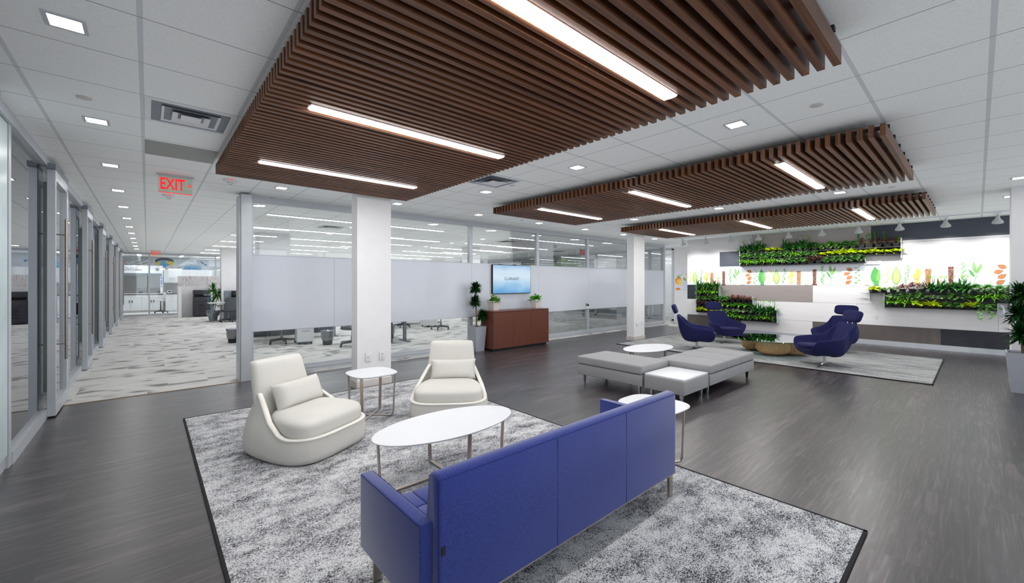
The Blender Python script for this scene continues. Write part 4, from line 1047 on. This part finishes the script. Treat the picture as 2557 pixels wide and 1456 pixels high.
row('lime varie*2 brown*3 spath*4 ivy*2 ivy*4', 1.80, -.9, 1.335, 'top', R_, g)
row('varie*1 ivy*3 varie*2 ivy*2 pothos*1 fern*3 ivy*2', 1.52, -.9, 1.155, 'middle', R_, g)
row('fern*3 lime*3 ivy*1 ivy*1 lime*1 trail*2', 1.52, -.28, .985, 'bottom', R_, g)

# tall potted trees
def head(b, c, r, n, seed, L=.15, w=.034):
    q = random.Random(seed)
    for i in range(n):
        el = q.uniform(-.5, 1.35); az = q.uniform(0, 6.28)
        leaf(b, (c[0] + q.uniform(-.02, .02), c[1] + q.uniform(-.02, .02), c[2] + q.uniform(-.35, .35) * r), az, el, L * q.uniform(.75, 1.1), w, q.uniform(.6, 1.5), 5, .3)
def square_planter(lab, loc, a0, a1, h, heads, cat='potted plant', rz=0, L=.15):
    t = thing('potted_dracaena', lab, cat, loc, rz)
    part('planter', MB().loft([sq(a0, 0), sq(a1 - .004, h - .03), sq(a1, h), sq(a1 - .02, h), sq(a1 - .03, h - .04)], True, True), M['potpl'], t, smooth=False)
    part('soil', MB().box(-a1 + .03, a1 - .03, -a1 + .03, a1 - .03, h - .05, h - .03), M['soil'], t, smooth=False)
    for k, (x, y, z, r, bx, by) in enumerate(heads):
        part('stem', MB().tube([(bx, by, h - .04), ((bx + x) / 2 + .01, (by + y) / 2, (h + z) / 2), (x, y, z)], .013, 8, .010), M['stem'], t)
        b = MB(); head(b, (x, y, z), r, 230, 5 + k * 3, L, .04); part('leaf_crown', b, M['lf_drac'], t, ang=80)
    return t
square_planter('tall three headed dracaena in a tapered grey planter left of the credenza', (5.74, 7.70, 0), .115, .155, .57, [(-.05, .0, 1.45, .1, -.03, .0), (-.04, .03, 1.13, .1, .0, .02), (.12, -.04, .80, .09, .08, -.02)], L=.185)
square_planter('dracaena in a large tapered grey planter cut off by the right frame edge', (9.47, -.47, 0), .15, .20, .575, [(.05, .04, 1.40, .14, .02, .0), (.01, .06, 1.10, .12, -.02, .04), (-.10, .04, .82, .12, -.06, .02)], L=.23)
def small_planter(lab, loc, seed, lm):
    t = thing('small_planter', lab, 'potted plant', loc, R(6), 'white planters on the credenza')
    part('planter', MB().loft([sq(.085, 0), sq(.115, .20), sq(.117, .225), sq(.10, .225), sq(.095, .19)], True, True), M['potwh'], t, smooth=False)
    part('soil', MB().box(-.09, .09, -.09, .09, .18, .195), M['soil'], t, smooth=False)
    q = random.Random(seed); b = MB()
    for i in range(64): leaf(b, (q.uniform(-.08, .08), q.uniform(-.08, .08), .19 + q.uniform(0, .07)), q.uniform(0, 6.28), q.uniform(-.1, 1.2), q.uniform(.11, .19), q.uniform(.06, .09), q.uniform(.5, 1.6), 4, .2, wid=broad)
    for i in range(6): leaf(b, (.12 + q.uniform(0, .08), q.uniform(-.05, .05), .27 + q.uniform(-.04, .05)), q.uniform(0, 6.28), q.uniform(-.2, .6), .09, .05, .8, 4, .2, wid=broad)
    b.tube([(0, 0, .19), (-.02, 0, .36)], .004, 5)
    for i in range(5): leaf(b, (-.02, 0, .34), q.uniform(0, 6.28), q.uniform(.3, 1.3), .07, .04, .6, 4, .2, wid=broad)
    part('foliage', b, M[lm], t, ang=80)
small_planter('white square planter of pale green leaves on the left of the credenza', (6.20, 7.66, .922), 3, 'lf_pothos')
small_planter('white square planter of darker green leaves on the right of the credenza', (7.60, 7.66, .922), 8, 'lf_mid')
# ------------------------------------------------------------------ open office
def star(mb, r=.32, z=.06, n=5, off=0):
    for k in range(n):
        a = 2 * math.pi * k / n + off; c, s = math.cos(a), math.sin(a)
        mb.loft([[(c * q - s * w, s * q + c * w, z0), (c * q + s * w, s * q - c * w, z0), (c * q + s * w, s * q - c * w, z1), (c * q - s * w, s * q + c * w, z1)] for q, w, z0, z1 in ((.02, .028, .09, .15), (r, .018, .075, .105))])
def make_task():
    t = thing('task_chair', 'x', 'office chair', (0, 0, 0), 0, 'black mesh task chairs')
    b = MB(); star(b, .31, off=.3); part('star_base', b, M['charcoal'], t, smooth=False)
    for k in range(5):
        a = 2 * math.pi * k / 5 + .3; part('caster', MB().lathe([(.001, -.014), (.028, -.012), (.03, .0), (.028, .012), (.001, .014)], n=12).xf(Matrix.Translation((.31 * math.cos(a), .31 * math.sin(a), .031)) @ Matrix.Rotation(a + 1.57, 4, 'Z') @ Matrix.Rotation(R(90), 4, 'Y')).tube([(.31 * math.cos(a), .31 * math.sin(a), .04), (.31 * math.cos(a), .31 * math.sin(a), .09)], .012), M['black'], t)
    part('gas_lift', MB().lathe([(.03, .1), (.03, .25), (.018, .26), (.018, .40), (.07, .41)], n=14), M['alu_dark'], t)
    part('seat', MB().puff((0, -.02, .455), (.25, .25, .05), 3.5, 6), M['charcoal'], t)
    part('backrest', MB().loft([[(x * w, y_ + abs(x) ** 2 * -.06, z) for x in (-1, -.6, 0, .6, 1)] + [(x * w, y_ + .02 + abs(x) ** 2 * -.06, z) for x in (1, .6, 0, -.6, -1)] for w, y_, z in ((.17, .24, .50), (.2, .26, .62), (.22, .27, .75), (.24, .28, .88), (.235, .30, .97), (.19, .31, 1.0))]), M['dkgrey'], t)
    for s in (-1, 1): part('armrest', MB().tube([(s * .24, .12, .45), (s * .29, .08, .55), (s * .29, .05, .66)], .015).box(s * .29 - .04, s * .29 + .04, -.13, .12, .66, .69, .012), M['charcoal'], t)
    return t
tc = make_task(); tc.location = (2.62, 12.0, 0); tc.rotation_euler = (0, 0, 2.0); tc['label'] = 'mesh task chair seen under the first whiteboard beside the white drawer pedestal'
for x, y, rz, lab in ((3.83, 10.35, .6, 'mesh task chair under the first whiteboard, right of the blue lined bin'), (6.75, 13.5, 2.5, 'far mesh task chair seen beneath the second whiteboard, left of a pedestal'), (7.45, 12.05, 1.0, 'mesh task chair beneath the second whiteboard, right of a pedestal'),
                      (2.45, 20.0, R(200), 'mesh task chair at the desk beside the leafy corridor plant')):
    dup(tc, (x, y, 0), rz, lab)
def pedestal(x, y, rz, lab, top=None):
    t = thing('drawer_pedestal', lab, 'drawer unit', (x, y, 0), rz, 'white drawer pedestals')
    part('carcass', MB().box(-.195, .195, -.26, .26, .06, .60, .003), M['white2'], t, smooth=False)
    for z0, z1 in ((.075, .40), (.405, .59)):
        d = part('drawer', MB().box(-.19, .19, -.278, -.261, z0, z1, .002), M['white2'], t, smooth=False); part('handle', MB().box(-.09, .09, -.295, -.278, z1 - .05, z1 - .035), M['alu'], d, smooth=False)
    for sx in (-.14, .14):
        for sy in (-.2, .2): part('caster', MB().box(sx - .02, sx + .02, sy - .02, sy + .02, 0, .06, .005), M['black'], t)
    if top: part('seat_pad', MB().box(-.195, .195, -.26, .26, .60, .65, .015), M['lime_pad'], t, 'lime green seat pad')
pedestal(3.08, 11.68, R(-8), 'white drawer pedestal under the first whiteboard beside the blue lined bin')
pedestal(7.62, 13.15, R(0), 'white drawer pedestal seen below the second whiteboard')
pedestal(3.03, 20.12, 0, 'white drawer pedestal with a lime pad beside the far task chair', True)
def bin_(x, y, lab):
    t = thing('waste_bin', lab, 'bin', (x, y, 0))
    part('bin_body', MB().lathe([(.11, 0), (.14, .33), (.145, .34), (.135, .335), (.105, .02)], n=24, cap=True), M['black'], t)
    b = MB().lathe([(.13, .12), (.15, .2), (.148, .3), (.165, .36), (.15, .37), (.135, .34)], n=24, cap=False)
    for v in b.bm.verts: v.co += Vector((random.Random(int(v.co.x * 1e4)).uniform(-.008, .008), 0, random.Random(int(v.co.y * 1e4)).uniform(-.015, .015)))
    part('liner', b, M['bag'], t, 'crumpled clear bag with a bluish tint')
bin_(3.45, 11.0, 'black bin with a bluish bag under the first whiteboard'); bin_(5.12, 11.0, 'black bin with a clear bag behind the dark desk panel'); bin_(1.7, 13.0, 'clear lined bin at the left under the first whiteboard')
def desk(lab, x0, x1, y0, y1, panel=True, h=.735):
    t = thing('desk', lab, 'desk', ((x0 + x1) / 2, (y0 + y1) / 2, 0)); a, b = (x1 - x0) / 2, (y1 - y0) / 2
    part('desktop', MB().box(-a, a, -b, b, h - .028, h, .004), M['laminate'], t, smooth=False)
    for x in (-a + .12, a - .12):
        part('leg', MB().box(x - .04, x + .04, -.03, .03, .03, h - .03, .003).box(x - .035, x + .035, -b + .06, b - .06, 0, .035, .006), M['alu_dark'], t, smooth=False)
    if panel: part('privacy_panel', MB().box(-a, a, b + .01, b + .04, .08, 1.12, .004), M['dkgrey'], t, smooth=False)
desk('desk with dark privacy panel behind the first whiteboard', 1.8, 4.3, 12.4, 13.1)
desk('desk behind the second whiteboard with a bare end leg', 4.35, 5.35, 9.95, 10.65, False)
part('end_panel', MB().box(-.1, -.06, -.2, .3, .02, .66), M['dkgrey'], bpy.data.objects['desk.001'], smooth=False)
desk('desk behind the credenza wall with dark privacy panel', 6.0, 8.8, 14.05, 14.75)
desk('white desk with rounded edge beside the corridor plant', 1.84, 4.2, 20.2, 20.9, False, .775)
t = thing('desk_screen_panel', 'grey upright screen behind the far monitor', 'desk divider', (3.35, 20.96, 0)); part('panel', MB().box(-.93, 1.0, -.02, .02, .05, 1.25, .03, 4), M['alu_dark'], t)
t = thing('monitor', 'black monitor on the far desk beside the mesh chair', 'monitor', (2.98, 20.7, .775)); part('screen', MB().box(-.34, .34, -.02, .02, .1, .47, .006), M['screen_off'], t); part('stand', MB().box(-.03, .03, .0, .03, .012, .2).box(-.12, .12, -.08, .1, 0, .012), M['black'], t)
t = thing('keyboard', 'black keyboard on the far desk below the monitor', 'keyboard', (2.98, 20.4, .775)); part('keys', MB().box(-.2, .2, -.07, .07, 0, .02, .004), M['black'], t)
# low partition, reed divider, printer, plant
t = thing('low_partition', 'low white wall beside the printer at the corridor end', 'partition', (2.15, 24.25, 0)); t['kind'] = 'structure'
part('panel', MB().box(-1.1, 2.6, .35, .45, .06, 1.41).box(-1.1, 2.6, .36, .44, 0, .06), W, t, smooth=False); part('end_return', MB().box(-1.1, -.98, -.35, .35, 0, 1.41), W, t, smooth=False)
t = thing('reed_divider', 'translucent brown and white reed patterned divider above the low wall', 'divider', (2.15, 24.66, 0)); part('panel', MB().box(-1.08, 2.6, -.01, .01, 1.412, 1.89), M['reed'], t, smooth=False)
t = thing('printer', 'large dark office printer standing against the low white wall', 'printer', (1.93, 24.27, 0))
part('body', MB().box(-.32, .32, -.3, .3, .03, .92, .012), M['printer'], t); part('scanner_lid', MB().box(-.32, .30, -.3, .3, 1.03, 1.24, .02, 3), M['printer'], t)
part('output_recess', MB().box(-.31, .25, -.2, .3, .9, 1.06), M['screen_off'], t, smooth=False); part('side_pillar', MB().box(.22, .32, -.3, .3, .9, 1.06, .005), M['printer'], t)
part('control_panel', MB().box(.05, .31, -.36, -.30, .98, 1.05, .006), M['alu_dark'], t)
dr = MB()
for z in (.08, .2, .32, .44, .68): dr.box(-.30, .30, -.306, -.298, z, z + .11, .002)
part('paper_drawers', dr, M['printer'], t)
for z in (.25, .36, .47, .54): part('drawer_grip', MB().box(-.12, .12, -.31, -.302, z, z + .035), M['black'], t, smooth=False)
part('logo_plate', MB().box(.17, .28, -.309, -.303, .82, .87), M['blue'], t, smooth=False)
t = thing('potted_dracaena', 'leafy green dracaena in a bag lined grey pot beside the far desk', 'potted plant', (2.07, 21.2, 0))
part('pot', MB().lathe([(.14, 0), (.20, .38), (.215, .40), (.20, .40), (.18, .36)], n=24), M['alu_dark'], t); part('bag_rim', MB().lathe([(.205, .2), (.225, .3), (.24, .38), (.225, .42), (.2, .4)], n=20, cap=False), M['bag'], t); part('soil', MB().lathe([(.001, .34), (.185, .345), (.185, .35), (.001, .36)], n=20), M['soil'], t)
for k, (x, y, z, n_) in enumerate(((.0, 0, 1.30, 70), (.16, .05, 1.05, 46), (-.02, -.02, .72, 26))):
    part('stem', MB().tube([(x * .2, y * .2, .34), (x, y, z)], .014, 7), M['stem'], t); b = MB(); head(b, (x, y, z), .3, n_, 40 + k, .42, .05); part('leaf_crown', b, M['lf_dark'], t, ang=80)

# ------------------------------------------------------------------ laboratory behind the end glass
t = thing('fume_hood', 'wide white laboratory hood with grey canopy, cabinets below and lettering above', 'fume hood', (0, 29.4, 0))
part('fascia', MB().box(-1.06, .64, .0, 1.2, 2.08, 2.5), M['white2'], t, smooth=False)
part('grey_canopy', MB().prism([(-1.06, -.02), (.6, -.02), (.58, .05), (-1.04, .05)], 1.94, 2.09), M['alu_dark'], t, smooth=False)
part('side_wall', MB().box(-1.06, -.99, 0, 1.2, .98, 2.08), M['white2'], t, smooth=False); part('side_wall', MB().box(.54, .64, 0, 1.2, .98, 2.08), M['white2'], t, smooth=False)
part('back_wall', MB().box(-.99, .54, 1.1, 1.2, 1.0, 2.08), M['beige'], t, smooth=False); part('tiled_splash', MB().box(-.98, .53, 1.08, 1.1, 1.06, 1.32), M['mosaic'], t, smooth=False)
part('sash_glass', MB().box(-.99, .54, .1, .11, 1.30, 1.96), M['clear'], t, smooth=False)
part('worktop', MB().box(-1.08, .66, -.04, 1.2, .96, 1.02), M['laminate'], t, smooth=False); part('worktop_edge', MB().box(-1.08, .66, -.05, -.04, .955, .985), M['black'], t, smooth=False)
for i in range(4):
    x0 = -1.07 + .43 * i; d = part('door', MB().box(x0 + .004, x0 + .426, -.01, .02, .12, .93), M['white2'], t, smooth=False)
    part('handle', MB().box(x0 + (.36 if i % 2 == 0 else .04), x0 + (.39 if i % 2 == 0 else .07), -.03, -.01, .52, .66), M['black'], d, smooth=False)
part('cabinet_body', MB().box(-1.07, .65, .02, 1.2, .1, .955).box(-1.07, .65, .05, 1.2, 0, .1), M['beige'], t, smooth=False)
for x in (-1.025, .59):
    for z, h in ((1.78, .12), (1.48, .26), (1.36, .06)): part('blue_label', MB().box(x - .025, x + .025, -.01, .0, z, z + h), M['blue'], t, smooth=False)
gm = plain('sign_grey', (92, 98, 106), .5)
link('lettering', text_mesh('The art of', .10, gm, font_scale_x=1.0), t, (-.66, -.004, 2.375)); link('lettering', text_mesh('OUTCOMES', .075, plain('sign_dark', (52, 58, 66), .5), font_scale_x=1.35, space=1.05, bold=.01), t, (-.60, -.004, 2.26))
b = MB()
for k in range(6):
    a = R(30 + 60 * k); 
    leaf(b, (.42, 0, 2.29), 0, a, .12, .03, 0, 4, 0)
b2 = MB()
for k in range(6):
    a = R(30 + 60 * k); c, s = math.cos(a), math.sin(a); pts = [(.42, 2.29), (.42 + c * .05 - s * .02, 2.29 + s * .05 + c * .02), (.42 + c * .13, 2.29 + s * .13), (.42 + c * .05 + s * .02, 2.29 + s * .05 - c * .02)]
    f = b2.bm.faces.new([b2.bm.verts.new((p, -.004, q)) for p, q in pts])
b.bm.free(); part('emblem', b2, gm, t, smooth=False)
t = thing('lab_cabinet', 'white wall cabinets over a dark worktop right of the hood', 'cabinet', (1.9, 29.9, 0))
for i in range(6):
    d = part('door', MB().box(-1.2 + .36 * i + .003, -.84 + .36 * i - .003, .0, .02, 1.62, 2.32), M['white2'], t, smooth=False); part('handle', MB().box(-1.2 + .36 * i + (.29 if i % 2 == 0 else .05), -1.2 + .36 * i + (.31 if i % 2 == 0 else .07), -.02, 0, 1.7, 1.86), M['alu'], d, smooth=False)
part('carcass', MB().box(-1.2, .98, .02, .4, 1.61, 2.33), M['white2'], t, smooth=False); part('light_shelf', MB().box(-1.2, .98, -.05, .4, 1.58, 1.61), M['laminate'], t, smooth=False)
part('base_unit', MB().box(-1.15, 1.0, -.8, .4, .08, .96).box(-1.15, 1.0, -.75, .4, 0, .08), M['white2'], t, smooth=False); part('dark_worktop', MB().box(-1.17, 1.0, -.82, .4, .96, 1.0), M['dkgrey'], t, smooth=False)
t = thing('lab_instrument', 'small white instrument with a dark display on the laboratory worktop', 'instrument', (.92, 29.25, 1.0)); part('case', MB().box(-.09, .09, -.1, .1, 0, .16, .01), M['white2'], t); part('display', MB().box(-.06, .06, -.105, -.1, .08, .14), M['screen_off'], t)
t = thing('lab_tap', 'tall chrome tap at the laboratory sink', 'tap', (1.25, 29.5, 1.0)); part('spout', MB().tube([(0, 0, 0), (0, 0, .3), (-.04, 0, .35), (-.08, 0, .30)], .012), M['chrome'], t)
t = thing('lab_scale', 'small black balance on the hood worktop', 'scale', (-.25, 29.6, 1.02)); part('case', MB().box(-.08, .08, -.08, .08, 0, .1, .02), M['black'], t); part('pan', MB().lathe([(.04, .1), (.05, .115)], n=16), M['alu'], t)
t = thing('lab_stool', 'white backed stool on a black wheeled base inside the laboratory', 'stool', (.53, 28.2, 0), R(-70))
b = MB(); star(b, .28); part('star_base', b, M['black'], t, smooth=False); part('gas_lift', MB().lathe([(.03, .1), (.02, .62)], n=12), M['black'], t); part('seat', MB().puff((0, 0, .66), (.2, .2, .035), 3.5, 5), M['laminate'], t); part('backrest', MB().box(-.17, .17, .16, .185, .72, 1.1, .012), M['laminate'], t)
for k in range(5):
    a = 2 * math.pi * k / 5; part('caster', MB().box(.28 * math.cos(a) - .02, .28 * math.cos(a) + .02, .28 * math.sin(a) - .02, .28 * math.sin(a) + .02, 0, .075, .008), M['black'], t)
# generic abstract mural above the cabinets
t = thing('wall_mural', 'wide pale mural of grey swirls, yellow and blue shapes high in the laboratory', 'mural', (0, 30.98, 0))
part('print_panel', MB().box(-1.6, 5.5, 0, .01, 2.34, 3.0), plain('mural_ground', (214, 224, 234), .5, var=.05, vs=2), t, smooth=False)
class FlatY(Flat):
    def P(s, u, v, m, lift=0): return (s.x + u, -.001 - .0004 * (s.k % 30), s.z0 + v)
F3 = FlatY(-1.2, 0, 2.50); PR3 = [plain('mu%d' % i, c, .5, var=.15, vs=6) for i, c in enumerate(((206, 150, 112), (190, 194, 202), (228, 231, 238), (52, 54, 66), (240, 208, 50), (96, 172, 220), (150, 196, 232), (44, 124, 190), (170, 176, 186), (120, 190, 60), (220, 120, 60), (130, 96, 90)))]
F3.poly([(0, 0.02), (.42, .12), (.30, .42), (0, .42)], 0); F3.ell(.4, .36, .3, .12, 8, -10); F3.ell(.85, .2, .62, .27, 1, 14); F3.ell(.9, .17, .5, .2, 2, 14); F3.ell(.8, .22, .42, .06, 1, 26); F3.ell(1.0, .14, .4, .04, 8, 20)
F3.ell(1.95, .32, .42, .2, 3); F3.ell(1.95, .17, .40, .2, 6); F3.ell(1.70, .18, .14, .1, 4); F3.ell(2.2, .2, .18, .14, 4); F3.ell(1.88, .16, .14, .16, 5); F3.ell(2.05, .08, .14, .12, 5); F3.ell(2.3, .0, .3, .08, 2)
F3.poly([(2.75, -.16), (3.7, -.16), (3.6, .1), (3.1, .14), (2.95, .22)], 6); F3.poly([(2.75, -.16), (3.65, -.16), (3.4, .0), (3.0, -.02)], 5); F3.leaf(3.6, .36, .3, .06, -40, 7); F3.ell(3.86, .16, .05, .05, 7)
F3.ell(4.75, .3, .12, .06, 11); F3.ell(4.8, .12, .12, .06, 11); F3.ell(4.82, .0, .1, .05, 11); F3.poly([(5.3, -.14), (5.9, -.14), (5.3, .12)], 9); F3.ell(5.6, .28, .25, .1, 10)
part('printed_shapes', F3.b, PR3, t, smooth=False)
# meeting room furniture seen low on the right
for i, (x, y) in enumerate(((17.4, 10.3), (17.3, 11.6), (17.5, 13.2))):
    t = thing('meeting_chair', '%s white wheeled meeting chair behind the right glass wall' % ['nearest', 'middle', 'farthest'][i], 'chair', (x, y, 0), R(50 * i), 'meeting room chairs')
    b = MB(); star(b, .3); part('star_base', b, M['laminate'], t, smooth=False); part('seat', MB().box(-.22, .22, -.22, .22, .43, .47, .015), M['lime_pad'], t); part('backrest', MB().box(-.2, .2, .2, .225, .52, .85, .01), M['laminate'], t); part('post', MB().lathe([(.025, .1), (.025, .43)], n=10), M['alu'], t)
t = thing('meeting_table', 'white meeting table behind the right glass wall', 'table', (18.2, 10.9, 0)); part('tabletop', MB().box(-.45, .45, -1, 1, .71, .74, .005), M['laminate'], t)
for s in (-.8, .8): part('leg', MB().box(-.3, .3, s - .03, s + .03, 0, .71), M['alu'], t, smooth=False)
t = thing('floor_planter_box', 'grey square planter box standing in the office near the meeting rooms', 'planter', (12.2, 12.6, 0)); part('box', MB().loft([sq(.28, 0), sq(.33, .6), sq(.31, .6), sq(.30, .55)], True, True), M['alu_dark'], t, smooth=False)
part('soil', MB().box(-.29, .29, -.29, .29, .53, .56), M['soil'], t, smooth=False)

# ------------------------------------------------------------------ camera, world
f = 1029.3; th = R(41.52)
cam = bpy.data.cameras.new('camera'); co = bpy.data.objects.new('camera', cam); COL.objects.link(co); SC.camera = co
cam.sensor_width = 36; cam.lens = 36 * f / 2557; cam.shift_x = 0; cam.shift_y = -(728 - 706.5) / 2557
co.location = (0, 0, 1.575); co.rotation_euler = (R(90), 0, -th); cam.clip_end = 200; cam.clip_start = .02
w = bpy.data.worlds.new('world'); SC.world = w; w.use_nodes = True
bg = w.node_tree.nodes['Background']; bg.inputs[0].default_value = (.86, .94, 1, 1); bg.inputs[1].default_value = 1.6
SC.view_settings.view_transform = 'Standard'; SC.view_settings.look = 'None'; SC.view_settings.exposure = 0; SC.view_settings.gamma = 1.0
SC.cycles.max_bounces = 5; SC.cycles.diffuse_bounces = 3; SC.cycles.glossy_bounces = 3; SC.cycles.transmission_bounces = 4; SC.cycles.transparent_max_bounces = 10
SC.cycles.sample_clamp_indirect = 4; SC.cycles.caustics_reflective = False; SC.cycles.caustics_refractive = False
SC.cycles.use_denoising = True; SC.cycles.use_adaptive_sampling = True; SC.cycles.adaptive_threshold = .04
SC.cycles.use_fast_gi = True; SC.cycles.fast_gi_method = 'ADD'; SC.world.light_settings.ao_factor = .23; SC.world.light_settings.distance = 1.2
